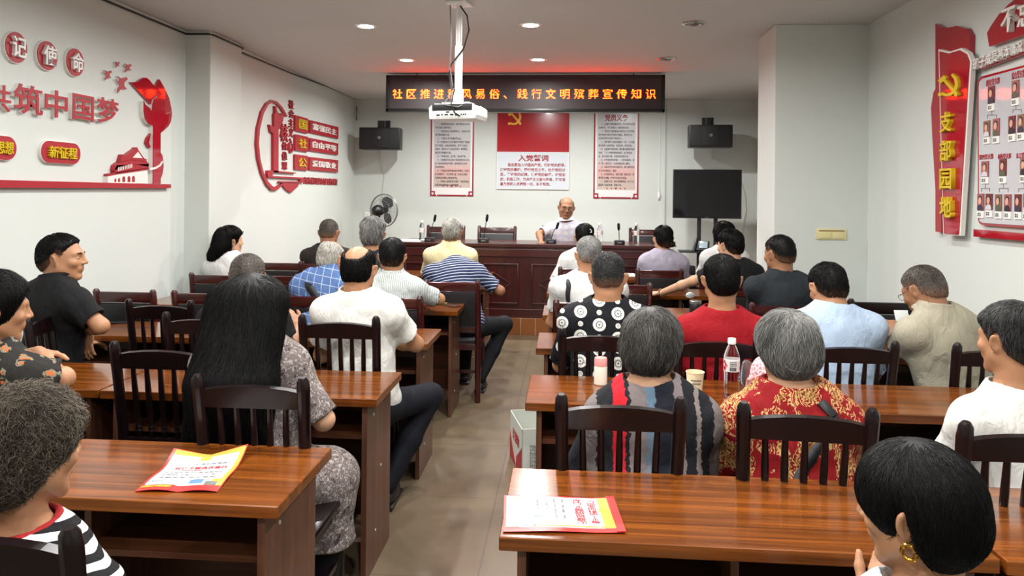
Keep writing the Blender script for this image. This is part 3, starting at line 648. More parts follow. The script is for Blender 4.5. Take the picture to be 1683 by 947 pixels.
right_ = ['一、参加党的有关会议，阅读党的有关文件。', '接受党的教育和培训。', '二、在党的会议上和党报党刊上，参加关于党', '的政策问题的讨论。', '三、对党的工作提出建议和倡议。', '四、在党的会议上有根据地批评党的任何组织', '和任何党员，向党负责地揭发、检举违法乱纪', '的事实，要求处分违法乱纪的党员，要求罢免', '或撤换不称职的干部。', '五、行使表决权、选举权，有被选举权。', '六、在党组织讨论决定对党员的党纪处分时，', '本人有权参加和进行申辩，其他党员可以为他', '作证和辩护。', '七、对党的决议和政策如有不同意见，在坚决', '执行的前提下，可以声明保留，并且可以把自', '己的意见向党的上级组织提出。', '八、向党的上级组织提出请求、申诉和控告，', '并要求有关组织给以负责的答复。']
def tall_poster(x0, x1, yb, title, lines, lab, lead):
    A = Art('B', PY, 0, 0, 1); u0, vb = A.uv(x0, yb); u1, _ = A.uv(x1, yb); vt = A.uv(x0, 168)[1]
    W = u1 - u0; H_ = vt - vb; um = (u0 + u1) / 2
    t = thing('tall_poster', lab, 'poster', (um, PY, (vt + vb) / 2), 0, 'tall printed posters on the back wall')
    P = lambda nm, a, b, c, d, z0, z1, m: A.poly(nm, [(a, b), (c, b), (c, d), (a, d)], z0, z1, m, t, True)
    P('sheet', u0, vb, u1, vt, 0, .006, m_paper); P('print_ground', u0 + W * .075, vb + H_ * .09, u1 - W * .075, vt, .006, .0068, m_pgrad)
    q = MB()
    for a, b, c, d in ((u0, vb + .1, u0 + .02, vt), (u1 - .02, vb + .1, u1, vt), (u0 + .1, vb, u1 - .1, vb + .02)): q.prism([(a, b), (c, b), (c, d), (a, d)], .006, .0075)
    for sx, uu in ((1, u0), (-1, u1)):
        for pts in ([(0, 0), (.09, 0), (.09, .02), (0, .02)], [(0, .02), (.02, .02), (.02, .11), (0, .11)], [(.02, .05), (.05, .05), (.05, .07), (.02, .07)], [(.05, .02), (.07, .02), (.07, .07), (.05, .07)]): q.prism([(uu + sx * a, vb + b) for a, b in pts], .006, .0075)
    A.fix(q, 'fretwork_border', m_prim, t)
    y1_, y2_ = A.uv(x0, 204)[1], A.uv(x0, 304)[1]; lh = (y1_ - y2_) / 17; vtt = A.uv(x0, 193.5)[1]
    for k, s_ in enumerate(lines):
        full = 21; fw = (W * .78) * len(s_) / full; st = u0 + W * .11 + (W * .05 if s_[1] == '、' else 0)
        fw = min(fw, u1 - W * .09 - st)
        A.text('text_line', s_, ('r', st + fw / 2, y1_ - lh * k, fw, lh * .66), .0068, .0006, m_txt, t, 0.022)
    A.text('title', title, ('r', um, vtt, W * .52, .095), .0068, .002, m_prim, t, 0.03)
    for k in range(5):
        r = .022 if k == 2 else .015
        A.poly('star', [(um + (k - 2) * .062 + r * (1 if j % 2 == 0 else .42) * math.sin(j * PI / 5), vb + H_ * .105 + r * (1 if j % 2 == 0 else .42) * math.cos(j * PI / 5)) for j in range(10)], .0068, .0085, m_prim, t, True)
    return t
tall_poster(707, 778, 322, '党员权利', right_, 'tall red-bordered text poster left of the flag poster, below the projector', 0)
tall_poster(975, 1049, 326, '党员义务', duty, 'tall red-bordered text poster titled 党员义务 on the right', 0)
A = Art('B', PY, 810, 180, 6.763)
t = A.root('oath_poster', 'red flag poster with gold emblem and red oath text below', 'poster', None, (450, 500))
u0, vt = A.uv(52, -30); u1, vb = A.uv(843, 893); vm = A.uv(450, 473)[1]
A.poly('sheet', [(u0, vb), (u1, vb), (u1, vt), (u0, vt)], 0, .014, m_paper, t, True)
A.poly('print_ground', [(u0 + .01, vb + .012), (u1 - .01, vb + .012), (u1 - .01, vm), (u0 + .01, vm)], .014, .0146, plain('oath_ground', (204, 210, 216), .3), t, True)
A.poly('flag_panel', [(u0 + .002, vm), (u1 - .002, vm), (u1 - .002, vt), (u0 + .002, vt)], .014, .016, m_pred, t, True)
emblem(A, 238, 95, 92, .016, .019, m_pgold, t)
A.text('title', '入党誓词', (282, 505, 618, 578), .0146, .002, m_txtr, t, 0.03)
for k, s_ in enumerate(('我志愿加入中国共产党，拥护党的纲领，', '遵守党的章程，履行党员义务，执行党的决', '定，严守党的纪律，保守党的秘密，对党忠', '诚，积极工作，为共产主义奋斗终身，随时准', '备为党和人民牺牲一切，永不叛党。')):
    A.text('text_line', s_, (165 if k == 0 else 82, 598 + k * 53, 640 if k == 4 else 806, 638 + k * 53), .0146, .001, m_txtr, t, 0.026)

# ---------------------------------------------------------------- loudspeakers, television, fan, projector
m_spk = noisy('loudspeaker_shell', (26, 26, 28), 0.4, 0.1, 40, 0.1, 400); m_grl = noisy('loudspeaker_grille', (20, 20, 22), 0.6, 0.3, 300)
def loudspeaker(px, py, Y, lab, rz):
    c = atY(px, py, Y)
    t = thing('loudspeaker', lab, 'loudspeaker', c, rz, 'black wall loudspeakers')
    MB().box(0, .12, 0, .56, .24, .30, .012).build('cabinet', m_spk, t)
    MB().box(0, -.004, 0, .53, .012, .27, .01).build('grille', m_grl, t)
    MB().box(0, -.012, 0, .22, .008, .25, .006).build('woofer_panel', m_grl, t)
    MB().cyl((0, -.012, .01), (0, -.022, .01), .022, n=16).build('badge', m_chrome, t)
    q = MB(); q.box(0, .16, .2, .1, .08, .11, .006).cyl((0, .16, .22), (0, YB - Y, .22), .014, n=10).box(0, YB - Y - .012, .22, .12, .02, .14, .004); q.build('wall_bracket', m_black, t)
loudspeaker(623.5, 227.5, 9.8, 'black loudspeaker in the left rear corner above the fan', .06)
loudspeaker(1168.5, 223.5, 9.8, 'black loudspeaker above the television', -.06)
m_scr = plain('television_glass', (16, 17, 20), 0.08)
TY = 9.6; p0, p1 = atY(1107, 278, TY), atY(1218, 360, TY); tw, th = p1.x - p0.x, p0.z - p1.z
t = thing('television', 'black flat television on a wheeled stand at the right rear', 'television', ((p0.x + p1.x) / 2, TY, .19), math.radians(-4)); tz = (p0.z + p1.z) / 2 - .19
MB().box(0, .03, tz, tw, .05, th, .008).build('housing', m_black, t)
MB().box(0, .003, tz + .006, tw - .024, .004, th - .034).build('screen', m_scr, t, smooth=False)
MB().box(0, .001, tz - th / 2 + .012, .05, .003, .006).build('badge', m_chrome, t, smooth=False)
for sx in (-.09, .12): MB().box(sx, .09, (tz + .1) / 2, .05, .04, tz + .1, .004).build('stand_column', m_black, t)
MB().box(.0, .05, .05, .7, .06, .05, .01).build('stand_foot', m_black, t)
for sx in (-.3, .3): MB().box(sx, .05, .045, .06, .5, .04, .01).build('stand_foot', m_black, t)
pt = atY(1148, 414, TY - .15)
MB().box(pt.x - t.location.x, -.1, pt.z - .19, .46, .3, .018, .004).build('tray', m_black, t)
ph = thing('desk_phone', 'black office telephone with screen on the television stand tray', 'telephone', (pt.x + .04, TY - .12, pt.z + .011), -.3)
MB().box(0, 0, .06, .2, .05, .13, .01, Matrix.Rotation(math.radians(-25), 3, 'X')).build('body', m_black, ph)
MB().box(-.075, -.03, .075, .045, .05, .19, .018, Matrix.Rotation(math.radians(-25), 3, 'X') @ Matrix.Rotation(.15, 3, 'Y')).build('handset', m_black, ph)
MB().box(.03, -.028, .08, .1, .006, .09, .002, Matrix.Rotation(math.radians(-25), 3, 'X')).build('display', mat('phone_screen', srgb(120, 134, 140), .2, emit=(.7, .8, .85, 1), es=.3), ph)
# pedestal fan
fc = atY(628, 346, 9.45)
t = thing('pedestal_fan', 'black pedestal fan turned aside in the left rear corner', 'fan', (fc.x, 9.45, .19), math.radians(158)); fz = fc.z - .19
MB().lathe([(.0, 0), (.19, 0), (.19, .02), (.05, .05), (.02, .06)], 28).build('base', m_black, t)
MB().cyl((0, .06, .05), (0, .06, fz - .02), .013, n=12).build('pole', m_black, t)
MB().sph((0, .09, fz), .075, 20, (1, 1.35, 1)).build('motor_housing', m_black, t)
RX = Matrix.Rotation(PI / 2, 3, 'X')
def ringpts(r, y, n=40): return [(r * math.cos(2 * PI * k / n), y, fz + r * math.sin(2 * PI * k / n)) for k in range(n + 1)]
g = MB()
for r, y, th_ in ((.215, -.03, .006), (.215, -.05, .005), (.14, -.085, .002), (.07, -.095, .0025), (.14, .03, .002)): g.tube(ringpts(r, y), th_, 6)
for k in range(40):
    a = 2 * PI * k / 40; ca, sa = math.cos(a), math.sin(a)
    g.tube([(.05 * ca, -.097, fz + .05 * sa), (.15 * ca, -.085, fz + .15 * sa), (.215 * ca, -.045, fz + .215 * sa)], .0016, 4)
    g.tube([(.07 * ca, .04, fz + .07 * sa), (.15 * ca, .03, fz + .15 * sa), (.215 * ca, -.035, fz + .215 * sa)], .0016, 4)
g.build('wire_guard', m_chrome, t)
m_blade = mat('fan_blade_smoke', srgb(70, 72, 76), 0.2, build=lambda nt, b: nt.set(b.inputs['Transmission Weight'], 0.4))
for k in range(3):
    a0 = 2 * PI * k / 3; pts = []
    for j in range(9): pts.append((.04 + .15 * j / 8, .03 + .05 * math.sin(PI * j / 8)))
    for j in range(8, -1, -1): pts.append((.04 + .15 * j / 8, -.025 - .06 * math.sin(PI * j / 9)))
    M = Matrix.Translation((0, -.04, fz)) @ Matrix.Rotation(a0, 4, 'Y') @ RX.to_4x4() @ Matrix.Rotation(.35, 4, 'X')
    MB().prism(pts, -.0015, .0015, M).build('blade', m_blade, t)
MB().cyl((0, -.06, fz), (0, -.1, fz), .042, .036, 20).build('hub', m_black, t)
# wall socket, pull cord
t = thing('wall_socket', 'white wall socket left of the fan', 'socket', atY(603.5, 355, YB))
MB().box(0, -.006, 0, .075, .012, .11, .004).build('plate', m_white, t)
q = MB()
for sx in (-.012, .012): q.box(sx, -.0125, -.015, .005, .002, .014)
for sx in (-.012, .012): q.box(sx, -.0125, .02, .005, .002, .012)
q.build('slots', m_black, t, smooth=False)
pz = atY(1083, 322, YB - .02)
t = thing('pull_cord', 'white hanging pull cord with handle beside the right poster', 'cord', (pz.x, YB - .02, pz.z))
MB().tube([(0, 0, .05), (.002, 0, .6), (0, 0, CEIL - pz.z - .02)], .004, 6).build('cord', m_white, t)
MB().lathe([(.006, -.05), (.014, -.04), (.018, 0), (.012, .04), (.005, .055)], 14).build('handle', m_white, t)
# projector on its ceiling pole
m_proj = plain('projector_white', (236, 236, 234), 0.35); m_port = plain('port_panel', (200, 206, 198), 0.4)
pc = atY(753, 187, 5.05)
t = thing('projector', 'white projector hanging upside down from a ceiling pole', 'projector', (pc.x, 5.05, pc.z), math.radians(-12))
MB().prism([(-.165, -.045), (.165, -.045), (.175, -.02), (.175, .03), (.15, .05), (-.15, .05), (-.17, .03)], -.12, .12, Matrix.Rotation(PI / 2, 4, 'X')).build('housing', m_proj, t, smooth=False)
MB().box(0, -.121, .032, .29, .006, .045, .004).build('vent_recess', m_black, t)
MB().box(0, -.121, -.015, .24, .006, .042, .002).build('port_panel', m_port, t)
q = MB()
for x, z in ((-.1, -.02), (-.04, -.018), (.0, -.018), (.035, -.02), (-.03, .0)): q.box(x, -.125, z, .024, .006, .009, .002)
for x in (-.07, .07, .085, .1): q.cyl((x, -.122, -.018), (x, -.129, -.018), .005, n=10)
q.build('ports', m_black, t)
MB().box(0, 0, .065, .2, .12, .02, .004).build('mount_plate', m_proj, t)
q = MB()
for sx in (-1, 1):
    for sy in (-1, 1): q.box(sx * .09, sy * .07, .058, .11, .02, .006, .002, Matrix.Rotation(sx * sy * .6, 3, 'Z'))
q.build('mount_arm', m_proj, t)
topz = CEIL - pc.z
MB().cyl((0, 0, .07), (0, 0, .17), .036, .036, 20).build('swivel', m_proj, t)
MB().cyl((0, 0, .15), (0, 0, topz - .3), .027, n=20).build('lower_pole', m_proj, t)
MB().cyl((0, 0, topz - .32), (0, 0, topz), .021, n=20).build('upper_pole', m_proj, t)
MB().box(0, 0, topz - .008, .15, .15, .014, .004).build('ceiling_plate', m_proj, t)
MB().tube([(.02, -.03, topz - .03), (.07, -.03, topz - .1), (.085, -.03, topz - .2), (.045, -.03, topz - .33), (-.04, -.035, topz - .43), (-.06, -.035, topz - .5), (-.035, -.04, topz - .6), (.0, -.08, .16), (.0, -.14, .06), (.03, -.15, -.01), (.06, -.13, -.03)], .0055, 8).build('black_cable', m_black, t)
MB().tube([(-.06, -.02, topz - .01), (-.05, -.03, topz - .15), (-.045, -.03, topz - .3), (-.05, -.035, topz - .45), (-.03, -.04, topz - .58), (-.04, -.06, .12), (-.06, -.13, .05), (.05, -.14, .03), (.1, -.1, .06)], .0045, 8).build('grey_cable', plain('grey_cable', (120, 120, 118), .5), t)
# cable along the left wall under the ceiling
t = tag(MB().tube([Vector((XL + .012, 1.0, CEIL - .03)), Vector((XL + .012, 3.5, CEIL - .035)), Vector((XL + .012, 5.84, CEIL - .03)), Vector((-2.97, 5.845, CEIL - .03)), Vector((-2.943, 5.9, CEIL - .03)), Vector((-2.943, 6.44, CEIL - .03)), Vector((XLB + .012, 6.5, CEIL - .04)), atX(480, 121, XLB + .012), atX(540, 143, XLB + .012), atX(588, 164, XLB + .012), Vector((XLB + .03, YB - .012, CEIL - .12)), Vector((XLB + .03, YB - .012, CEIL - .3))], .008, 8).build('black_cable', m_black), 'black cable running along the left wall under the ceiling', 'cable')
m_gw = plain('white_cable', (206, 204, 198), .5)
tag(MB().tube([atY(623, 245, YB - .01), atY(626, 270, YB - .01), atY(632, 290, YB - .01), atY(629, 310, YB - .01), atY(628, 330, YB - .01), atY(622, 350, YB - .01)], .005, 6).build('thin_cable', m_gw), 'thin pale cable hanging between left loudspeaker and fan', 'cable')
tag(MB().tube([atY(1153, 157, YB - .01), atY(1156, 172, YB - .01), atY(1160, 190, YB - .01), atY(1163, 200, YB - .03)], .005, 6).build('thin_cable', m_gw), 'thin pale cable running up from the right loudspeaker', 'cable')
tag(MB().tube([atY(1218, 300, YB - .01), atY(1224, 320, YB - .01), atY(1226, 345, YB - .01), atY(1220, 375, YB - .01), atY(1216, 395, YB - .01)], .005, 6).build('thin_cable', m_gw), 'thin grey cable dangling right of the television', 'cable')
# ================================================================== people: signed-distance bodies meshed with surface nets
f32 = np.float32
def V3(*a): return np.array(a, f32)
def sd_cone(p, a, b, ra, rb):
    ba = b - a; L2 = max(float(ba @ ba), 1e-9); pa = p - a
    t = np.clip(pa @ ba / L2, 0, 1)
    return np.sqrt(((pa - t[:, None] * ba) ** 2).sum(1)) - (ra + t * (rb - ra))
def sd_ell(p, c, r, R=None):
    q = p - c
    if R is not None: q = q @ R
    r = np.asarray(r, f32); k0 = np.sqrt(((q / r) ** 2).sum(1)); k1 = np.sqrt(((q / (r * r)) ** 2).sum(1)) + 1e-6
    return k0 * (k0 - 1) / k1
def smin(a, b, k):
    if k <= 0: return np.minimum(a, b)
    h = np.maximum(k - np.abs(a - b), 0) / k; return np.minimum(a, b) - h * h * k * .25
def smax(a, b, k): return -smin(-a, -b, k)
def ev(prims, p):
    d = np.full(len(p), 9.0, f32)
    for op, k, fn, *a in prims:
        dd = fn(p, *a)
        d = smin(d, dd, k) if op == 'u' else (smax(d, -dd, k) if op == 's' else smax(d, dd, k))
    return d
def mesh_sdf(fn, lo, hi, h, B=8):
    lo = np.asarray(lo, f32); nb = np.maximum(np.ceil((np.asarray(hi) - lo) / (h * B)).astype(int), 1)
    g = np.stack(np.meshgrid(*[np.arange(n) for n in nb], indexing='ij'), -1).reshape(-1, 3)
    c = lo + (g * B + B / 2).astype(f32) * h
    d = fn(c.astype(f32)); act = np.abs(d) < h * B * .9 * 1.25 + .012
    dims = nb * B
    vals = np.repeat(np.repeat(np.repeat(np.where(d < 0, -1, 1).astype(f32).reshape(nb), B, 0), B, 1), B, 2)
    am = np.repeat(np.repeat(np.repeat(act.reshape(nb), B, 0), B, 1), B, 2)
    idx = np.argwhere(am); out = np.empty(len(idx), f32)
    for s in range(0, len(idx), 200000): out[s:s + 200000] = fn(lo + idx[s:s + 200000].astype(f32) * h)
    vals[am] = out; del am
    S = vals < 0
    cnt = np.zeros(dims - 1, np.uint8)
    sl = (slice(0, -1), slice(1, None))
    for i in (0, 1):
        for j in (0, 1):
            for k in (0, 1): cnt += S[sl[i], sl[j], sl[k]]
    cells = np.argwhere((cnt > 0) & (cnt < 8)); M = len(cells)
    ids = np.full(dims - 1, -1, np.int32); ids[tuple(cells.T)] = np.arange(M)
    cor = np.array([(i, j, k) for i in (0, 1) for j in (0, 1) for k in (0, 1)])
    cv = np.stack([vals[tuple((cells + o).T)] for o in cor], 1)
    acc = np.zeros((M, 3), f32); n = np.zeros(M, f32)
    for a in range(8):
        for ax in range(3):
            if cor[a][ax] == 0:
                b = a + (4, 2, 1)[ax]; x = (cv[:, a] < 0) != (cv[:, b] < 0)
                t = np.where(x, cv[:, a] / np.where(x, cv[:, a] - cv[:, b], 1), 0)
                q = np.tile(cor[a].astype(f32), (M, 1)); q[:, ax] += t
                acc += q * x[:, None]; n += x
    V = lo + (cells + acc / n[:, None]) * h
    Q = []
    for ax in range(3):
        o = [slice(1, -1)] * 3; a_ = list(o); b_ = list(o); a_[ax] = slice(0, -1); b_[ax] = slice(1, None)
        A, Bm = S[tuple(a_)], S[tuple(b_)]; e = np.argwhere(A != Bm); flip = A[tuple(e.T)]
        e[:, [k for k in range(3) if k != ax]] += 1
        u, v = [(1, 2), (2, 0), (0, 1)][ax]; du = np.zeros(3, int); du[u] = 1; dv = np.zeros(3, int); dv[v] = 1
        q = np.stack([ids[tuple((e - du - dv).T)], ids[tuple((e - dv).T)], ids[tuple(e.T)], ids[tuple((e - du).T)]], 1)
        q[~flip] = q[~flip][:, ::-1]; Q.append(q)
    Q = np.concatenate(Q); return V.astype(f32), Q[(Q >= 0).all(1)]
def np_mesh(name, V, Fq, m, parent, attrs=None, smooth=True):
    me = bpy.data.meshes.new(name); n = Fq.shape[1]
    me.vertices.add(len(V)); me.vertices.foreach_set('co', V.astype(f32).ravel())
    me.loops.add(Fq.size); me.loops.foreach_set('vertex_index', Fq.astype(np.int32).ravel())
    me.polygons.add(len(Fq)); me.polygons.foreach_set('loop_start', np.arange(0, Fq.size, n, dtype=np.int32))
    me.update(calc_edges=True)
    if smooth: me.polygons.foreach_set('use_smooth', np.ones(len(Fq), bool))
    for k, a in (attrs or {}).items():
        if a.ndim == 1: at = me.attributes.new(k, 'FLOAT', 'POINT'); at.data.foreach_set('value', a.astype(f32))
        else: at = me.attributes.new(k, 'FLOAT_VECTOR', 'POINT'); at.data.foreach_set('vector', a.astype(f32).ravel())
    me.validate()
    return link(name, me, m, parent, smooth=False)
def rotm(yaw=0, pitch=0, roll=0):
    """yaw left, pitch down, roll to the right ear, degrees"""
    m = Matrix.Rotation(math.radians(yaw), 3, 'Z') @ Matrix.Rotation(math.radians(-pitch), 3, 'X') @ Matrix.Rotation(math.radians(roll), 3, 'Y')
    return np.array(m, f32)
# ---- head, local axes: x right, y forward, z up, chin at -.115, crown at .115
def head_sdf(q, eo=.0875):
    d = sd_ell(q, V3(0, -.012, .028), (.076, .096, .087))
    d = smin(d, sd_ell(q, V3(0, -.02, -.025), (.067, .076, .07)), .03)
    d = smin(d, sd_ell(q, V3(0, .028, -.025), (.061, .068, .08)), .03)
    a = np.abs(q[:, 0]); s = q.copy(); s[:, 0] = a
    d = smin(d, sd_cone(s, V3(.052, .005, -.055), V3(.018, .066, -.096), .022, .017), .03)
    d = smin(d, sd_ell(q, V3(0, .072, -.098), (.022, .018, .016)), .02)
    d = smin(d, sd_cone(s, V3(0, .088, .026), V3(.042, .07, .024), .011, .009), .02)
    d = smin(d, sd_ell(s, V3(.043, .062, -.022), (.022, .02, .018)), .02)
    d = smax(d, -sd_ell(s, V3(.031, .1, .004), (.017, .018, .0105)), .012)
    d = smin(d, sd_ell(s, V3(.031, .078, .003), (.0145, .011, .0095)), .005)
    d = smin(d, sd_cone(q, V3(0, .092, .016), V3(0, .112, -.022), .0075, .0105), .014)
    d = smin(d, sd_ell(s, V3(.0125, .101, -.026), (.0085, .010, .0075)), .006)
    d = smin(d, sd_ell(q, V3(0, .085, -.056), (.027, .014, .016)), .015)
    d = smin(d, sd_cone(s, V3(0, .0975, -.0505), V3(.018, .0885, -.0535), .0048, .003), .004)
    d = smin(d, sd_cone(s, V3(0, .096, -.0615), V3(.015, .0885, -.0595), .0055, .0035), .004)
    d = smax(d, -sd_ell(s, V3(0, .1035, -.056), (.022, .009, .0014)), .003)
    e = s - V3(eo, -.014, -.004); R = np.array(Euler((math.radians(-12), math.radians(16), math.radians(-52))).to_matrix(), f32)
    e = e @ R
    ear = sd_ell(e, V3(0, 0, 0), (.0095, .019, .032)); ear = smax(ear, -sd_ell(e, V3(.008, .002, .004), (.007, .010, .019)), .006)
    ear = smin(ear, sd_ell(e, V3(.0, .004, -.026), (.006, .008, .009)), .006)
    return smin(d, ear, .008)
def cranium(q):
    d = sd_ell(q, V3(0, -.012, .028), (.077, .097, .088))
    d = smin(d, sd_ell(q, V3(0, -.024, -.028), (.069, .076, .075)), .03)
    return d
STY = {  # thickness, front limit f(z), lower limit g(y), strand length, count, outward, curl, lift
 'crew': dict(t=.007, f=[(-.06, -.0), (-.02, .008), (.02, .024), (.05, .05), (.08, .085), (.13, .15)], g=[(-.11, -.066), (-.075, -.058), (-.05, -.036), (-.02, -.006), (.0, .016), (.03, .004), (.12, .05)], L=.010, n=4500, out=.55, curl=0.0, lift=.003, fade=.075, shave=.75),
 'short': dict(t=.013, f=[(-.06, -.0), (-.02, .012), (.02, .028), (.05, .055), (.075, .095), (.13, .15)], g=[(-.11, -.074), (-.075, -.066), (-.05, -.044), (-.02, -.012), (.0, .012), (.03, -.004), (.12, .05)], L=.030, n=3600, out=.18, curl=.1, lift=.005, fade=.07, shave=.45),
 'full': dict(t=.020, f=[(-.09, -.0), (-.03, .020), (.02, .035), (.05, .062), (.075, .105), (.14, .16)], g=[(-.12, -.088), (-.06, -.088), (-.03, -.07), (.0, -.03), (.03, -.015), (.12, .05)], L=.06, n=4600, out=.12, curl=.35, lift=.010, fade=.06),
 'bob': dict(t=.022, f=[(-.11, -.005), (-.05, .022), (.0, .040), (.05, .065), (.075, .105), (.14, .16)], g=[(-.13, -.100), (-.06, -.104), (-.03, -.09), (.0, -.055), (.04, -.03), (.12, .05)], L=.075, n=5200, out=.1, curl=.3, lift=.010, fade=.09, ears=0),
 'curly': dict(t=.030, f=[(-.11, -.005), (-.05, .025), (.0, .045), (.05, .070), (.075, .115), (.15, .17)], g=[(-.13, -.105), (-.06, -.108), (-.03, -.085), (.0, -.035), (.04, -.02), (.12, .05)], L=.07, n=6500, out=.45, curl=1.6, lift=.018, fade=.05, ears=0),
 'ring': dict(t=.008, f=[(-.06, -.0), (-.02, .008), (.02, .02), (.05, .04), (.08, .05), (.13, .06)], g=[(-.11, -.066), (-.05, -.062), (-.02, -.03), (.0, .010), (.03, .0), (.12, .05)], L=.022, n=3200, out=.2, curl=0.05, lift=.003, fade=.06),
}
def m_hair(name, dark, light, lo=.3, hi=.8, rough=.5):
    def bld(nt, b):
        hv = nt.attr('hv').outputs['Fac']
        nt.set(b.inputs['Base Color'], nt.mix(nt.attr('sk').outputs['Fac'], nt.ramp(hv, [(lo, srgb(*dark)), (hi, srgb(*light))]), srgb(142, 102, 78)))
        nt.set(b.inputs['Normal'], nt.bump(nt.noise(nt.mapping(nt.coord(), (240, 240, 40)), 1.0, 2, .5), .25, .003))
    return mat(name, srgb(*dark), rough, spec=.16, build=bld)
H_BLACK = m_hair('hair_black', (7, 6, 7), (18, 16, 16)); H_SALT = m_hair('hair_salt_pepper', (50, 48, 46), (118, 116, 112), .2, 1.0)
H_GREY = m_hair('hair_grey', (78, 77, 74), (162, 161, 157), .2, 1.0); H_WHITE = m_hair('hair_white', (116, 112, 104), (212, 209, 200), .25, .9)
H_CREW = m_hair('hair_greying_crew', (50, 44, 40), (120, 112, 104), .3, 1.0); H_BRN = m_hair('hair_curly_brown_grey', (50, 43, 37), (116, 104, 90), .2, 1.0)
H_DARKG = m_hair('hair_dark_greying', (34, 33, 33), (92, 91, 90), .4, 1.0)
def m_skin(name, rgb):
    c = srgb(*rgb)
    def bld(nt, b):
        v = nt.coord(); n = nt.noise(v, 22, 4, .6); l = nt.attr('lip').outputs['Fac']
        base = nt.ramp(n, [(.3, tuple(x * .88 for x in c[:3]) + (1,)), (.7, c)])
        nt.set(b.inputs['Base Color'], nt.mix(l, base, (c[0] * .72, c[1] * .45, c[2] * .45, 1)))
        nt.set(b.inputs['Normal'], nt.bump(nt.noise(v, 180, 3, .6), .12, .002))
        b.inputs['Subsurface Weight'].default_value = 0.06; b.inputs['Subsurface Radius'].default_value = (.01, .004, .002)
    return mat(name, c, .5, spec=.4, build=bld)
SK = [m_skin('skin_tan', (172, 124, 91)), m_skin('skin_brown', (150, 105, 76)), m_skin('skin_light', (194, 150, 120))]
def fin_hand(W, d, nrm, side, curl=.5, spread=1.0, sc=1.0):
    """palm, four unequal fingers and a thumb; nrm: back-of-hand direction; side: +1 when the thumb lies towards s"""
    d = d / np.linalg.norm(d); nrm = nrm - d * (nrm @ d); nrm = nrm / np.linalg.norm(nrm); s = np.cross(d, nrm) * side
    P = []; R = np.stack([s, d, nrm], 1).astype(f32)
    P.append(('u', .02, sd_ell, (W + d * .047 * sc).astype(f32), (.039 * sc, .052 * sc, .0145 * sc), R))
    for k, (o, L) in enumerate(((.027, .070), (.009, .078), (-.009, .073), (-.026, .058))):
        p = W + d * (.088 - abs(o) * .12) * sc + s * o * sc; dirn = d + s * o * 2.2 * spread; dirn = dirn / np.linalg.norm(dirn); c = 0
        for j, (fr, r0, r1) in enumerate(((.44, .0092, .0085), (.31, .0085, .0078), (.25, .0078, .006))):
            c += curl * (1 + .12 * k) * (.7 if j == 0 else 1)
            q = p + (dirn * math.cos(c) - nrm * math.sin(c)) * L * fr * sc
            P.append(('u', .004 if j else .008, sd_cone, p.astype(f32), q.astype(f32), r0 * sc, r1 * sc)); p = q
    p = W + d * .024 * sc + s * .026 * sc
    for L, r0, r1, a in ((.034, .0125, .0105, .75), (.03, .0105, .0095, .45), (.024, .0095, .007, .3)):
        q = p + (d * math.cos(a) + s * math.sin(a) - nrm * (.35 * curl)) * L * sc; P.append(('u', .006, sd_cone, p.astype(f32), q.astype(f32), r0 * sc, r1 * sc)); p = q
    return P
def ring_sdf(p, c, ax, r0, r1, h, th):
    q = p - c; t = q @ ax; rad = np.sqrt(np.maximum((q ** 2).sum(1) - t * t, 1e-9))
    return np.maximum(np.abs(rad - (r0 + (r1 - r0) * np.clip(t / h, -1, 1))) - th, np.abs(t) - h)
def plane_sdf(p, o, n): return (p - o) @ n
def sleeve_sdf(p, a, b, ra, rb):
    n = (b - a) / np.linalg.norm(b - a); return np.maximum(sd_cone(p, a, b, ra, rb), (p - b) @ n)
class Waves:
    def __init__(self, seed, lo=18, hi=60, n=7):
        r = np.random.RandomState(seed); k = r.normal(size=(n, 3)); k /= np.linalg.norm(k, axis=1)[:, None]
        self.k = (k * r.uniform(lo, hi, (n, 1))).astype(f32); self.ph = r.uniform(0, 6.28, n).astype(f32); self.k2 = (r.normal(size=(n, 3)) * 14).astype(f32)
    def __call__(self, p):
        s = 0
        for k, k2, a in zip(self.k, self.k2, self.ph): s = s + np.sin(p @ k + a + 1.3 * np.sin(p @ k2 + a))
        return s / len(self.k)
NP = [0]
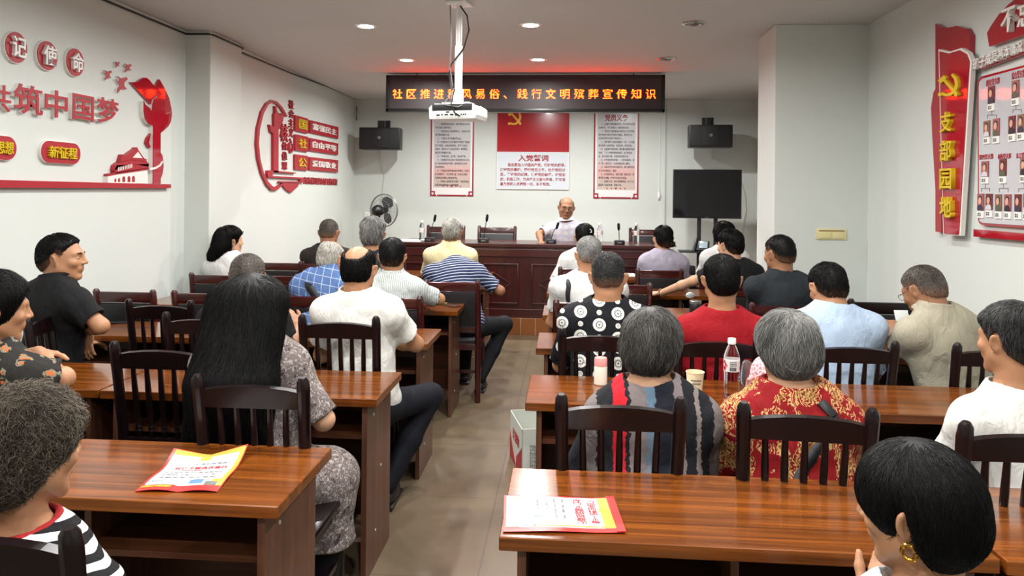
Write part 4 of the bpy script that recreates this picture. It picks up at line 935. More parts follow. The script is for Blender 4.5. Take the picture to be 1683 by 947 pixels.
def person(label, head, hip=(0, -.08), rz=0, hy=0, hp=0, hr=0, hs=1.0, sw=.165, bulk=1.0, neck=(0, -.062, -.128), arms=None, shirt=None, sleeve=.62, collar=None,
           pants=None, hair=None, skin=0, h=None, knees=((-.12, .40), (.12, .40)), seat=.465, legs=True, wr=.008, hand=None, ank=None, crop_arms='', drop=.0, dress=False, face=False, brow=True, cmat=None):
    """head = (column, row of the crown, distance); hip = offset of the hips from the head; angles in degrees"""
    NP[0] += 1; seed = NP[0]; rs = np.random.RandomState(100 + seed)
    hst = dict(STY[hair[0]]); hst['t'] = hst['t'] * 1.0; hst.update(hair[2] if len(hair) > 2 else {}); hmat = hair[1]
    crown = atY(*head); Y = head[2]
    if h is None: h = min(.009, max(.0045, .002 + .0016 * Y))
    c_, s_ = math.cos(math.radians(rz)), math.sin(math.radians(rz))
    ox, oy = crown.x + hip[0] * c_ - hip[1] * s_, crown.y + hip[0] * s_ + hip[1] * c_
    root = thing('person', label, 'person', (ox, oy, seat - .465), math.radians(rz))
    def loc(w_):
        x, y = w_[0] - ox, w_[1] - oy; return V3(x * c_ + y * s_, -x * s_ + y * c_, w_[2] - (seat - .465))
    Hc = loc((crown.x, crown.y, crown.z - (.114 + hst['t'] * .8) * hs)); RH = rotm(hy - rz * 0, hp, hr)
    C7 = Hc + V3(*neck) * hs; hipc = V3(0, 0, .535)
    up = C7 - hipc; up = up / np.linalg.norm(up); fx = V3(1, 0, 0); fy = np.cross(up, fx); fy /= np.linalg.norm(fy); TR = np.stack([fx, fy, up], 1).astype(f32)
    lp = lambda t, o=(0, 0, 0): (hipc + (C7 - hipc) * t + TR @ V3(*o)).astype(f32)
    Sh = {s: (C7 + TR @ V3(sg * sw, .025, -.082 - drop)).astype(f32) for s, sg in (('L', -1), ('R', 1))}
    hj = (Hc + RH @ V3(0, -.02, -.085) * hs).astype(f32); nb = (C7 + TR @ V3(0, .042, -.02)).astype(f32)
    toH = lambda p: ((p - Hc) @ RH) / hs
    A = {'L': ((-.06, .12, -.25), (.06, .36, -.22)), 'R': ((.06, .12, -.25), (-.06, .36, -.22))}; A.update(arms or {})
    def tgt(v, s): return loc(atY(v[1], v[2], v[3])) if v[0] == 'px' else (Sh[s] + V3(*v)).astype(f32)
    J = {s: (tgt(A[s][0], s), tgt(A[s][1], s)) for s in 'LR'}
    b = bulk
    nr = .063 if sw > .155 else .053
    torso = lambda g, k: [('u', k, sd_ell, lp(.68, (0, .045, 0)), (.158 * b + g, .102 * b + g, .20 + g), TR), ('u', k, sd_ell, lp(.3, (0, .03, 0)), (.148 * b + g, .115 * b + g, .18 + g), TR),
                          ('u', k, sd_ell, lp(.04, (0, .01, 0)), (.168 * b + g, .135 * b + g, .12 + g), TR), ('u', k, sd_ell, lp(.80, (0, .01, 0)), (.135 * b + g, .075 * b + g, .10 + g), TR)] + \
        [('u', k * .8, sd_cone, (C7 + TR @ V3(0, .03, .0)).astype(f32), Sh[s], .041 + g, .042 + g) for s in 'LR'] + [('u', k * .8, sd_ell, Sh[s], (.046 + g,) * 3) for s in 'LR']
    body = torso(-.012, .06) + [('u', .035, sd_cone, nb, hj, nr * hs * 1.04, nr * hs), ('u', .02, lambda p: head_sdf(toH(p), .0815 if face else .0865) * hs)]
    hand = hand or {}
    for s, sg in (('L', -1), ('R', 1)):
        e, w_ = J[s]; body += [('u', .02, sd_cone, Sh[s], e, .046, .037), ('u', .02, sd_cone, e, (e + (w_ - e) * .35).astype(f32), .038, .037), ('u', .02, sd_cone, (e + (w_ - e) * .35).astype(f32), w_, .037, .025)]
        hd = dict(dir=None, n=(0, 0, 1), curl=.35); hd.update(hand.get(s, {}))
        d = (w_ - e) if hd['dir'] is None else V3(*hd['dir'])
        body += fin_hand(w_, d, V3(*hd['n']), sg if hd.get('flip') is None else -sg, hd['curl'], sc=1.05 if sw > .155 else .95)
    pts = np.array([hipc, C7, Hc, Hc + V3(0, 0, .13), *Sh.values()] + [x for s in 'LR' for x in J[s]])
    lo, hi = pts.min(0) - .24, pts.max(0) + .24; lo[2] = .40
    fn = lambda p: ev(body, p)
    V, Q = mesh_sdf(fn, lo, hi, h)
    q = toH(V); lip = np.clip(1.3 - np.sqrt((q[:, 0] / .022) ** 2 + ((q[:, 2] + .056) / .010) ** 2), 0, 1) * (q[:, 1] > .08); lip = np.clip(lip * 2.5, 0, .5)
    bo = np_mesh('body', V, Q, SK[skin], root, {'lip': lip})
    if face:
        for sg in (-1, 1):
            ec = Hc + RH @ V3(sg * .031, .0845, .0035) * hs
            em = MB().sph(ec, .0082 * hs, 14, (1.2, .75, .5), Matrix(RH.tolist())); em.build('eye', plain('eye_white', (168, 158, 148), .3), bo)
            MB().sph(Hc + RH @ V3(sg * .031, .0895, .0035) * hs, .0044 * hs, 12, (1, .5, .85), Matrix(RH.tolist())).build('iris', plain('eye_dark', (26, 18, 14), .15), bo)
            if brow: MB().tube([Hc + RH @ V3(sg * x, y, z) * hs for x, y, z in ((.016, .0965, .0235), (.03, .0945, .029), (.046, .080, .0255))], [.0028 * hs, .0042 * hs, .002 * hs], 6).build('eyebrow', plain('brow_dark', (34, 28, 26), .7), bo)
    # ---- shirt
    g = .014; sp = torso(g, .085); cuts = []
    bend = Waves(seed * 3 + 1, 14, 46); fold = Waves(seed * 3 + 7, 16, 34, 3); fine = Waves(seed * 3 + 2, 30, 75, 4)
    for s in 'LR':
        e, w_ = J[s]; S0 = Sh[s]
        if sleeve <= 1: en = S0 + (e - S0) * sleeve; segs = [(S0, en, .058, .064)]
        else:
            en = e + (w_ - e) * min(.97, sleeve - 1); segs = [(S0, e, .064, .056), (e, en, .055, .044)]
        for i, (a, c, ra, rb) in enumerate(segs):
            last = i == len(segs) - 1
            sp.append(('u', .045 if i == 0 else .03, sleeve_sdf if last else sd_cone, a.astype(f32), c.astype(f32), ra, rb))
            if last:
                n = (c - a) / np.linalg.norm(c - a); cuts.append(('s', .004, sd_cone, (c - n * .03).astype(f32), (c + n * .08).astype(f32), rb - .013, rb - .012))
    nax = (hj - nb) / np.linalg.norm(hj - nb)
    cuts.append(('s', .008, sd_cone, (nb + nax * .006).astype(f32), (nb + nax * .20).astype(f32), nr * 1.06 * hs, .12 * hs))
    if collar and cmat is None: cuts.append(('u', .006, ring_sdf, (nb + nax * (.064 if collar == 'polo' else .058)).astype(f32), nax.astype(f32), nr * 1.34 * hs, nr * 1.2 * hs if collar == 'polo' else nr * 1.3 * hs, .026 if collar == 'polo' else .008, .0045))
    hem = .47 if not dress else .27
    if dress: sp += [('u', .09, sd_cone, V3(kx, ky, .50), V3(kx, ky - .02, .22), .10, .11) for kx, ky in knees]
    cuts.append(('i', .01, plane_sdf, V3(0, 0, hem), V3(0, 0, -1)))
    if dress: sp += [('u', .08, sd_cone, V3(sg * .08, 0, .53), V3(kx, ky, .51), .11, .10) for sg, (kx, ky) in zip((-1, 1), knees)]
    def fs(p):
        d = ev(sp, p); pf = p * V3(1, 1, .6); d = d + wr * .6 * bend(p) - wr * .8 * np.abs(fold(p)) - wr * .55 * np.abs(fine(pf)) + wr * .5
        for op, k, f_, *a in cuts:
            dd = f_(p, *a); d = smin(d, dd, k) if op == 'u' else (smax(d, -dd, k) if op == 's' else smax(d, dd, k))
        return d
    lo2, hi2 = pts.min(0) - .26, pts.max(0) + .26; lo2[2] = .40 if not dress else .22; hi2[2] = max(x[2] for x in pts if x is not pts[3]) + .12 if False else max(C7[2], Sh['L'][2], Sh['R'][2], J['L'][0][2], J['R'][0][2]) + .16
    if dress: hi2[1] = max(hi2[1], .6); hi2[0] = max(hi2[0], max(k[0] for k in knees) + .16)
    V, Q = mesh_sdf(fs, lo2, hi2, max(h, .0055))
    shn = np_mesh('shirt' if not dress else 'dress', V, Q, shirt, root, {'tc': ((V - C7) @ TR)})
    if cmat:
        cc = (nb + nax * .066).astype(f32); cf = lambda p: ring_sdf(p, cc, nax.astype(f32), nr * 1.6 * hs, nr * 1.44 * hs, .028, .007)
        V, Q = mesh_sdf(cf, cc - .12, cc + .12, .0045); np_mesh('collar', V, Q, cmat, root, {'tc': V - C7})
    # ---- trousers and shoes
    if legs:
        pp = [('u', .05, sd_ell, V3(0, -.0, .52), (.172 * b, .145 * b, .11))]; feet = []
        for i_, (sg, (kx, ky)) in enumerate(zip((-1, 1), knees)):
            kn = V3(kx, ky, .50); an = V3(kx * 1.02, ky - .03, .11) if not ank else V3(*ank[i_], .11)
            if not dress: pp.append(('u', .04, sd_cone, V3(sg * .08, 0, .525), kn, .088, .066))
            pp += [('u', .03, sd_cone, kn, (kn + an) / 2, .064, .06), ('u', .03, sd_cone, (kn + an) / 2, an, .06, .048)]; feet.append(an)
        wv = Waves(seed * 5, 20, 50)
        fp = lambda p: smax(ev(pp, p) + .003 * wv(p), plane_sdf(p, V3(0, 0, .60), V3(0, 0, 1)), .01)
        kx = [k[0] for k in knees]; ky = [k[1] for k in knees]
        V, Q = mesh_sdf(fp, (min(-.22, min(kx) - .1), -.26, .04), (max(.22, max(kx) + .1), max(ky) + .12, .66), .011)
        np_mesh('trousers', V, Q, pants or C_BLACKP, root)
        for an in feet:
            MB().sph((an[0], an[1] + .055, .045), .05, 14, (.9, 2.7, .85)).box(an[0], an[1] + .055, .012, .085, .25, .02, .008).build('shoe', m_shoe, root)
    # ---- hair shell and strands
    fz = np.array(hst['f'], f32); gy = np.array(hst['g'], f32); extra = hst.get('extra', []); bald = hst.get('bald'); nz = Waves(seed + 900, 30, 80, 5)
    def region(q):
        q = q + V3(0, 0, 1) * (.006 * nz(q * 1.3))[:, None] if hst.get('rag', 1) else q
        r = np.maximum(q[:, 1] - np.interp(q[:, 2], fz[:, 0], fz[:, 1]), np.interp(q[:, 1], gy[:, 0], gy[:, 1]) - q[:, 2])
        for c0, r0 in (bald or []): r = np.maximum(r, -sd_ell(q, V3(*c0), r0))
        return r.astype(f32)
    def hs_(q):
        fa = hst.get('fade', .03); a_ = np.clip((q[:, 2] - np.interp(q[:, 1], gy[:, 0], gy[:, 1])) / fa, 0, 1); tt = hst['t'] * (.18 + .82 * a_ * (2 - a_))
        if hst.get('ears', 1): tt = tt * (1 - .6 * np.clip(np.abs(q[:, 0]) / .075, 0, 1) ** 2 * np.clip((.075 - q[:, 2]) / .04, 0, 1))
        d = smax(cranium(q) - tt * (1 + .16 * nz(q)), region(q) * .8, .006 + hst['t'] * .4)
        if hst.get('ears', 1):
            s_ = q.copy(); s_[:, 0] = np.abs(s_[:, 0]); d = smax(d, -sd_ell(s_, V3(.090, -.010, -.006), (.036, .026, .043)), .008)
        for x0, x1, ra, rb in extra: d = smin(d, sd_cone(q, V3(*x0), V3(*x1), ra, rb), hst.get('k', .035))
        return d
    ex = np.array([x for e in extra for x in (e[0], e[1])] + [(0, 0, 0)], f32)
    rr = max([e[2] for e in extra] + [e[3] for e in extra] + [0]) + .03
    lo3 = np.minimum((-.14, -.16, -.14), ex.min(0) - rr); hi3 = np.maximum((.14, .15, .16), ex.max(0) + rr)
    hh = max(h, .005) / hs
    V, Q = mesh_sdf(hs_, lo3, hi3, hh)
    P0 = V[Q].mean(1); e1 = V[Q[:, 2]] - V[Q[:, 0]]; e2 = V[Q[:, 3]] - V[Q[:, 1]]; N = np.cross(e1, e2); ar = np.linalg.norm(N, axis=1) + 1e-12; N = N / ar[:, None]
    keep = region(P0) < hst.get('edge', .004) if not extra else np.ones(len(P0), bool)
    keep &= cranium(P0) > -.002
    n = int(hst['n'] * (1.7 if Y < 2 else 1.3 if Y < 3 else .8 if Y < 4.2 else .4)); 
    prob = ar * keep; pick = rs.choice(len(P0), n, p=prob / prob.sum())
    jit = (rs.rand(n, 2).astype(f32) - .5); p = P0[pick] + e1[pick] * jit[:, :1] + e2[pick] * jit[:, 1:]; nn = N[pick].astype(f32)
    def grad(x):
        e = .003; return np.stack([hs_(x + V3(*o)) - hs_(x - V3(*o)) for o in ((e, 0, 0), (0, e, 0), (0, 0, e))], 1) / (2 * e)
    L = hst['L'] * rs.uniform(.6, 1.25, n).astype(f32)
    if not extra: L = np.minimum(L, np.maximum(.010, (p[:, 2] - np.interp(p[:, 1], gy[:, 0], gy[:, 1])) * 1.1 + .008)).astype(f32)
    K = 5; step = (L / (K - 1))[:, None]; whorl = V3(*hst.get('whorl', (0, -.055, .12)))
    rnd_dir = rs.normal(size=(n, 3)).astype(f32); ph = rs.uniform(0, 6.28, n).astype(f32); lift = (hst['lift'] * rs.uniform(.1, 1, n) ** 1.6).astype(f32)
    path = [p - nn * .003]
    for k in range(1, K):
        gdr = grad(p); gdr /= np.linalg.norm(gdr, axis=1)[:, None] + 1e-6
        fl = p - whorl; fl = fl / (np.linalg.norm(fl, axis=1)[:, None] + 1e-6) + V3(0, 0, -.8 if not extra else -2.0) + V3(*hst.get('sweep', (0, 0, 0)))
        fl = fl + rnd_dir * (.28 + hst['curl'] * .5)
        if hst['curl'] > 1: fl = fl + hst['curl'] * np.stack([np.sin(ph + k * 2.1), np.cos(ph * 1.7 + k * 2.1), np.sin(ph * .6 + k * 1.7)], 1)
        tg = fl - gdr * (fl * gdr).sum(1)[:, None]; tg /= np.linalg.norm(tg, axis=1)[:, None] + 1e-6
        dr = tg * (1 - hst['out']) + gdr * hst['out']; dr /= np.linalg.norm(dr, axis=1)[:, None] + 1e-6
        p = p + dr * step
        if hst['out'] < .8: dcur = hs_(p); p = p - gdr * (dcur - lift * (k / (K - 1)) - .0008)[:, None]
        path.append(p)
    path = np.stack(path, 1)  # n,K,3
    wd = np.array([.00065, .0007, .00065, .0005, .0002], f32) * hst.get('w', 1.0) * (1.0 if Y < 2 else 1.15 if Y < 3 else 1.5 if Y < 5 else 2.0)
    tan = np.gradient(path, axis=1); tan /= np.linalg.norm(tan, axis=2)[..., None] + 1e-6
    sd = np.cross(tan, nn[:, None, :]); sd /= np.linalg.norm(sd, axis=2)[..., None] + 1e-6; ud = np.cross(sd, tan)
    rings = np.stack([path + (sd * math.cos(a) + ud * math.sin(a)) * wd[None, :, None] for a in (1.57, 3.665, 5.76)], 2)  # n,K,3,3
    SV = rings.reshape(-1, 3); base = (np.arange(n) * K * 3)[:, None, None]; kk = (np.arange(K - 1) * 3)[None, :, None]; aa = np.arange(3)[None, None, :]; a2 = (aa + 1) % 3
    SQ = np.stack([base + kk + aa, base + kk + a2, base + kk + 3 + a2, base + kk + 3 + aa], -1).reshape(-1, 4)
    hv = np.repeat(np.clip(rs.beta(1.6, 1.6, n) + .4 * nz(path[:, 0] * V3(1, 1, .5)), 0, 1).astype(f32), K * 3)
    VA = np.concatenate([V, SV]) * hs; QA = np.concatenate([Q, SQ + len(V)])
    VA = (VA @ RH.T) + Hc
    hva = np.concatenate([np.clip(.45 + .3 * nz(V), 0, 1), hv])
    dz = lambda q: np.clip(1 - (q[:, 2] - np.interp(q[:, 1], gy[:, 0], gy[:, 1])) / (hst.get('fade', .03) * .75), 0, 1) * (hst.get('shave', .0))
    ska = np.concatenate([dz(V), np.repeat(dz(path[:, 0]), K * 3) * .6])
    ho = np_mesh('hair', VA.astype(f32), QA, hmat, root, {'hv': hva, 'sk': ska})
    return dict(root=root, Hc=Hc, RH=RH, C7=C7, TR=TR, Sh=Sh, J=J, hs=hs, body=bo, shirt=shn, shirt_sdf=fs)
def strap(P, pts, wdt, m, name='strap'):
    """a flat band laid on the shirt through points given in torso axes (x right, y forward, z up from the nape)"""
    w_ = [P['C7'] + P['TR'] @ V3(*p) for p in pts]; pth = []
    for a, b_ in zip(w_, w_[1:]):
        for k in range(8): pth.append(a + (b_ - a) * k / 8)
    pth.append(w_[-1]); p = np.array(pth, f32); f_ = P['shirt_sdf']
    for _ in range(12):
        e = .004; gr = np.stack([f_(p + V3(*o)) - f_(p - V3(*o)) for o in ((e, 0, 0), (0, e, 0), (0, 0, e))], 1) / (2 * e); gr /= np.linalg.norm(gr, axis=1)[:, None] + 1e-6
        p = p - gr * (f_(p) - .004)[:, None]
    tn = np.gradient(p, axis=0); tn /= np.linalg.norm(tn, axis=1)[:, None] + 1e-6; sd = np.cross(tn, gr); sd /= np.linalg.norm(sd, axis=1)[:, None] + 1e-6
    rows = [p + sd * wdt / 2, p + sd * wdt / 2 + gr * .003, p - sd * wdt / 2 + gr * .003, p - sd * wdt / 2]
    n = len(p); V = np.stack(rows, 1).reshape(-1, 3); Q = []
    for i in range(n - 1):
        for k in range(4): Q.append((i * 4 + k, i * 4 + (k + 1) % 4, i * 4 + 4 + (k + 1) % 4, i * 4 + 4 + k))
    return np_mesh(name, V, np.array(Q), m, P['root'], smooth=False)
# ================================================================== clothes
m_shoe = plain('shoe_black', (28, 26, 26), 0.4)
def cloth(name, rgb, fn=None, rough=.85, weave=900):
    c = srgb(*rgb)
    def bld(nt, b):
        v = nt.attr('tc').outputs['Vector']; n = nt.noise(v, 14, 4, .6)
        d = tuple(x * .9 for x in c[:3]) + (1,)
        base = nt.ramp(n, [(.3, d), (.7, c)])
        if fn: base = fn(nt, v, base)
        nt.set(b.inputs['Base Color'], base)
        wr = nt.noise(nt.mapping(v, (1, 1, .55)), 16, 4, .55, 1.2)
        nt.set(b.inputs['Normal'], nt.bump(wr, .5, .02))
    return mat(name, c, rough, spec=.25, build=bld)
def lines(ax, period, duty, rgb, warp=.0, soft=0.0, off=0.0):
    def f(nt, v, base):
        x = nt.xyz(v)[ax]
        if warp: x = nt.math('ADD', x, nt.math('MULTIPLY', nt.math('SUBTRACT', nt.noise(v, 9, 2, .5), .5), warp))
        fr = nt.math('FRACT', nt.math('DIVIDE', nt.math('ADD', x, 5 + off), period))
        return nt.mix(nt.math('LESS_THAN', fr, duty), base, srgb(*rgb))
    return f
def chain(*fs):
    def f(nt, v, base):
        for g in fs: base = g(nt, v, base)
        return base
    return f
def medallions(nt, v, base):
    x, y, z = nt.xyz(v); out = base
    for ox, oz, R, P, Pz in ((0, 0, .031, .18, .118), (.09, .059, .031, .18, .118), (.09, 0.0, .0125, .18, .118), (0, .059, .0125, .18, .118)):
        cx = nt.math('SUBTRACT', nt.math('FRACT', nt.math('ADD', nt.math('DIVIDE', nt.math('ADD', x, 5 + ox), P), 0)), .5)
        cz = nt.math('SUBTRACT', nt.math('FRACT', nt.math('DIVIDE', nt.math('ADD', z, 5 + oz), Pz)), .5)
        cx = nt.math('MULTIPLY', cx, P); cz = nt.math('MULTIPLY', cz, Pz)
        r = nt.math('SQRT', nt.math('ADD', nt.math('MULTIPLY', cx, cx), nt.math('MULTIPLY', cz, cz)))
        ang = nt.math('ARCTAN2', cz, cx)
        pet = nt.math('ADD', R * .58, nt.math('MULTIPLY', nt.math('SINE', nt.math('MULTIPLY', ang, 12.0)), R * .10))
        disc = nt.math('LESS_THAN', r, R)
        ring = nt.math('MULTIPLY', nt.math('LESS_THAN', r, pet), nt.math('GREATER_THAN', r, R * .40))
        core = nt.math('LESS_THAN', r, R * .16)
        hole = nt.math('MULTIPLY', nt.math('MAXIMUM', ring, core), .8)
        out = nt.mix(nt.math('MULTIPLY', disc, nt.math('SUBTRACT', 1.0, hole)), out, srgb(212, 210, 204))
    return out
def multistripe(nt, v, base):
    x, y, z = nt.xyz(v)
    xx = nt.math('ADD', x, nt.math('MULTIPLY', nt.math('SUBTRACT', nt.noise(nt.mapping(v, (1, 1, 2.5)), 18, 4, .65), .5), .035))
    fr = nt.math('DIVIDE', nt.math('ADD', xx, .30), .60)
    cols = [(0, (24, 24, 28)), (.10, (112, 103, 102)), (.17, (24, 24, 28)), (.26, (180, 26, 38)), (.325, (20, 20, 24)), (.35, (108, 98, 98)), (.44, (86, 106, 124)), (.49, (18, 20, 30)), (.60, (112, 102, 102)), (.655, (22, 22, 28)), (.72, (120, 110, 106)), (.75, (20, 20, 26)), (.82, (104, 96, 94)), (.90, (20, 20, 26)), (.93, (112, 104, 100))]
    return nt.ramp(fr, [(p, srgb(*c)) for p, c in cols], 'CONSTANT')
def floral(bg, c1, c2, s1=26, t1=.34, s2=60):
    def f(nt, v, base):
        vd = nt.add('ShaderNodeVectorMath', _operation='ADD', i0=v, i1=nt.add('ShaderNodeVectorMath', _operation='SCALE', i0=nt.add('ShaderNodeTexNoise', Vector=v, Scale=22.0, Detail=3.0).outputs[1], Scale=.05).outputs[0]).outputs[0]
        vo = nt.add('ShaderNodeTexVoronoi', Vector=vd, Scale=float(s1)); vo2 = nt.add('ShaderNodeTexVoronoi', Vector=vd, Scale=float(s2))
        vo2.feature = 'DISTANCE_TO_EDGE'
        a = nt.mix(nt.math('LESS_THAN', vo.outputs['Distance'], t1), base, srgb(*c1))
        k = nt.math('MULTIPLY', nt.math('LESS_THAN', vo2.outputs['Distance'], .1), nt.math('LESS_THAN', vo.outputs['Distance'], t1 * 1.45))
        return nt.mix(k, a, srgb(*c2))
    return f
def dashes(nt, v, base):
    n = nt.noise(nt.mapping(v, (1, 1, .8)), 85, 3, .6, 1.5); n2 = nt.noise(v, 40, 3, .6)
    a = nt.mix(nt.math('GREATER_THAN', n, .55), base, srgb(164, 154, 148)); return nt.mix(nt.math('GREATER_THAN', nt.math('MULTIPLY', n2, n), .33), a, srgb(52, 40, 42))
def redgold(nt, v, base):
    n = nt.noise(nt.mapping(v, (1, 1, .7)), 13, 3, .5, .8); w_ = nt.add('ShaderNodeTexWave', Vector=v, Scale=24.0, Distortion=16.0, Detail=3.0); w_.inputs['Detail Scale'].default_value = 2.0
    k = nt.math('MULTIPLY', nt.math('GREATER_THAN', w_.outputs['Fac'], .62), nt.math('GREATER_THAN', n, .46))
    a = nt.mix(nt.math('GREATER_THAN', n, .56), base, srgb(128, 84, 34)); a = nt.mix(nt.math('GREATER_THAN', n, .62), a, srgb(96, 16, 20)); return nt.mix(k, a, srgb(190, 152, 100))
def purple_check(nt, v, base):
    a = lines(0, .075, .5, (206, 202, 214))(nt, v, base); a2 = lines(2, .075, .45, (198, 194, 208), off=.02)(nt, v, a); return a2
C_BLACKP = cloth('trousers_black', (22, 23, 28)); C_NAVYP = cloth('trousers_navy', (19, 21, 29))
C_BLACK = cloth('tee_black', (19, 19, 21)); C_DGREY = cloth('tee_charcoal', (32, 37, 41)); C_BROWN = cloth('shirt_dark_brown', (44, 38, 35)); C_DARK = cloth('shirt_dark', (22, 22, 24))
C_WHITE = cloth('tee_white', (212, 210, 204)); C_WHITE2 = cloth('shirt_white', (212, 212, 210)); C_YEL = cloth('polo_pale_yellow', (214, 204, 160)); C_RED = cloth('tee_red', (140, 10, 22)); C_LAV = cloth('shirt_lavender', (166, 160, 176)); C_BLUE = cloth('shirt_light_blue', (166, 184, 206)); C_BEI = cloth('shirt_beige', (164, 157, 138))
C_PLAID = cloth('shirt_blue_plaid', (78, 104, 150), chain(lines(0, .052, .06, (170, 182, 206)), lines(2, .052, .06, (170, 182, 206))))
C_PIN = cloth('shirt_pinstripe', (186, 190, 186), lines(0, .0125, .28, (132, 142, 146)))
C_NAVY = cloth('polo_navy_stripe', (38, 46, 78), lines(2, .024, .26, (176, 184, 198), .012))
C_MED = cloth('shirt_black_medallion', (14, 14, 19), medallions); C_MULTI = cloth('blouse_multistripe', (60, 56, 60), multistripe)
C_RG = cloth('blouse_red_gold', (128, 12, 18), redgold); C_GF = cloth('dress_grey_floral', (104, 94, 92), dashes); C_OF = cloth('blouse_dark_floral', (34, 32, 30), floral(None, (170, 92, 48), (116, 110, 92), 22, .28, 44))
C_BW = cloth('blouse_black_white_stripe', (222, 220, 214), lines(2, .024, .5, (16, 16, 18), .02)); C_CHK = cloth('shirt_lilac_check', (224, 222, 226), purple_check)
C_AA = cloth('blouse_white_blue_print', (206, 214, 222), floral(None, (70, 110, 170), (70, 130, 110), 30, .3, 60))
m_strap = noisy('strap_black', (22, 23, 26), .6, .2, 60)
# ================================================================== the audience
P_ = {}
fist = dict(curl=.9); flat = dict(curl=.15)
P_['A'] = person('woman with curly greying hair and black-and-white striped top at the near left edge', (46, 640, 1.42), (-.02, -.10), hy=-22, hp=4, neck=(0, -.05, -.215), sw=.155, cmat=cloth('red_collar', (150, 30, 34)), arms={'R': ((.06, .06, -.28), (-.05, .26, -.42)), 'L': ((-.06, .06, -.28), (.05, .26, -.42))}, shirt=C_BW, hair=('curly', H_BRN, dict(L=.055, t=.026)), skin=0, collar='crew', pants=C_BLACKP, hs=.94, sleeve=.8)
P_['AA'] = person('woman with smooth black hair and a gold earring, at the lower right', (1507, 728, 1.30), (.02, -.12), hy=44, hp=9, hr=-2, sw=.145, drop=.03, neck=(0, -.06, -.215), shirt=C_AA, hair=('bob', H_BLACK, dict(t=.021, curl=.03, L=.11, out=.03, lift=.004, n=7000, rag=0, f=[(-.11, -.035), (-.065, -.028), (-.055, .06), (-.03, .095), (.0, .108), (.04, .11), (.075, .125), (.14, .16)], g=[(-.13, -.112), (-.06, -.112), (-.03, -.10), (-.02, .0), (.0, .0), (.014, -.035), (.05, -.05), (.12, -.03)], whorl=(0, -.02, .125))), skin=0, hs=.87, arms={'L': (('px', 1400, 1075, 1.30), ('px', 1450, 1022, 1.38))}, hand={'L': dict(dir=(.12, .1, 1), n=(-.6, -.5, .1), curl=.8)}, h=.0045, sleeve=.75)
P_['B'] = person('woman with short dark hair and dark floral blouse at the left edge', (-8, 448, 2.45), (-.08, -.08), hy=-40, hp=6, neck=(0, -.05, -.15), sw=.15, shirt=C_OF, hair=('bob', H_BLACK), arms={'R': (('px', 103, 622, 2.5), ('px', 40, 590, 2.72)), 'L': (('px', 10, 600, 2.75), ('px', 62, 580, 2.62))}, hand={'L': dict(dir=(.75, -.45, -.4), n=(.3, -.7, .6), curl=.6)}, sleeve=.85, h=.0055)
P_['C'] = person('man in a black T-shirt turning his face to the right', (103, 385, 3.6), (-.06, -.05), rz=-22, hy=-50, hp=0, sw=.165, shirt=C_BLACK, hair=('short', H_BLACK, dict(t=.013, L=.014, out=.5, shave=.6, f=[(-.06, -.0), (-.02, .010), (.02, .020), (.05, .034), (.075, .058), (.10, .085), (.13, .13)])), skin=0, face=True, collar='crew', arms={'R': (('px', 166, 536, 3.52), ('px', 143, 540, 3.64)), 'L': ((-.06, .1, -.27), (-.06, .3, -.3))}, hand={'R': dict(dir=(.05, -.05, -1), n=(.3, -.9, 0), curl=.25)}, h=.0055, sleeve=.72)
lh = [((x, -.06, .03), (x * 1.1, -.185 + abs(x) * .35, -.26), .055, .05) for x in (-.095, -.05, 0, .05, .095)] + [((x * 1.1, -.185 + abs(x) * .35, -.26), (x * 1.25, -.20 + abs(x) * .3, -.52), .05, .036) for x in (-.095, -.05, 0, .05, .095)] + [((x, .005, .05), (x * 1.15, -.06, -.12), .045, .05) for x in (-.055, .055)]
P_['D'] = person('woman with long straight black hair and grey floral dress', (418, 450, 2.66), (.03, -.08), hp=6, sw=.15, shirt=C_GF, dress=True, hair=('full', H_BLACK, dict(extra=lh, L=.20, n=9000, curl=.0, lift=.006, out=.02, k=.05, t=.018)), skin=2, arms={'R': (('px', 532, 690, 2.62), ('px', 505, 668, 2.95))}, sleeve=.95, knees=((-.04, .30), (.24, .14)), bulk=1.05)
P_['E'] = person('man in dark clothes with short greying hair, mostly hidden by long black hair', (408, 418, 3.62), (.0, -.1), hp=10, shirt=C_DARK, hair=('crew', H_CREW), skin=1, arms={'R': (('px', 478, 575, 3.6), ('px', 490, 535, 3.85))}, hand={'R': dict(dir=(-.7, .3, .6), n=(.5, -.5, .6), curl=.6)})
P_['F'] = person('bald-topped man in a white T-shirt at the aisle', (590, 403, 3.62), (.05, -.06), hy=-4, hp=8, sw=.165, shirt=C_WHITE, hair=('ring', H_BLACK, dict(bald=[((0, -.055, .085), (.058, .078, .056)), ((0, .03, .09), (.06, .09, .05))], t=.011)), skin=0, arms={'R': (('px', 684, 566, 3.72), ('px', 628, 562, 4.1))}, sleeve=.66, pants=C_NAVYP, knees=((.02, .40), (.27, .34)), ank=((.02, .36), (.10, .10)), h=.006, collar='crew')
P_['G'] = person('man in a blue plaid shirt with a black strap across his back', (545, 396, 4.78), (-.1, -.14), hy=-20, hp=14, neck=(0, -.08, -.10), shirt=C_PLAID, collar='polo', hair=('ring', H_WHITE, dict(bald=[((0, .03, .1), (.07, .09, .06))], n=1800)), skin=0)
P_['H'] = person('black-haired man in a pale pinstriped shirt leaning on his right arm', (645, 392, 4.85), (.02, -.12), hy=8, hp=10, shirt=C_PIN, collar='polo', hair=('short', H_BLACK, dict(t=.017)), skin=0, arms={'R': (('px', 722, 492, 4.95), ('px', 690, 500, 5.3))}, sleeve=.8)
P_['I'] = person('man in dark brown with a greying crew cut, near the left wall emblem', (541, 361, 6.9), (.0, -.12), hp=14, hs=1.08, bulk=1.1, sw=.185, shirt=C_BROWN, hair=('crew', H_CREW), skin=1, collar='crew')
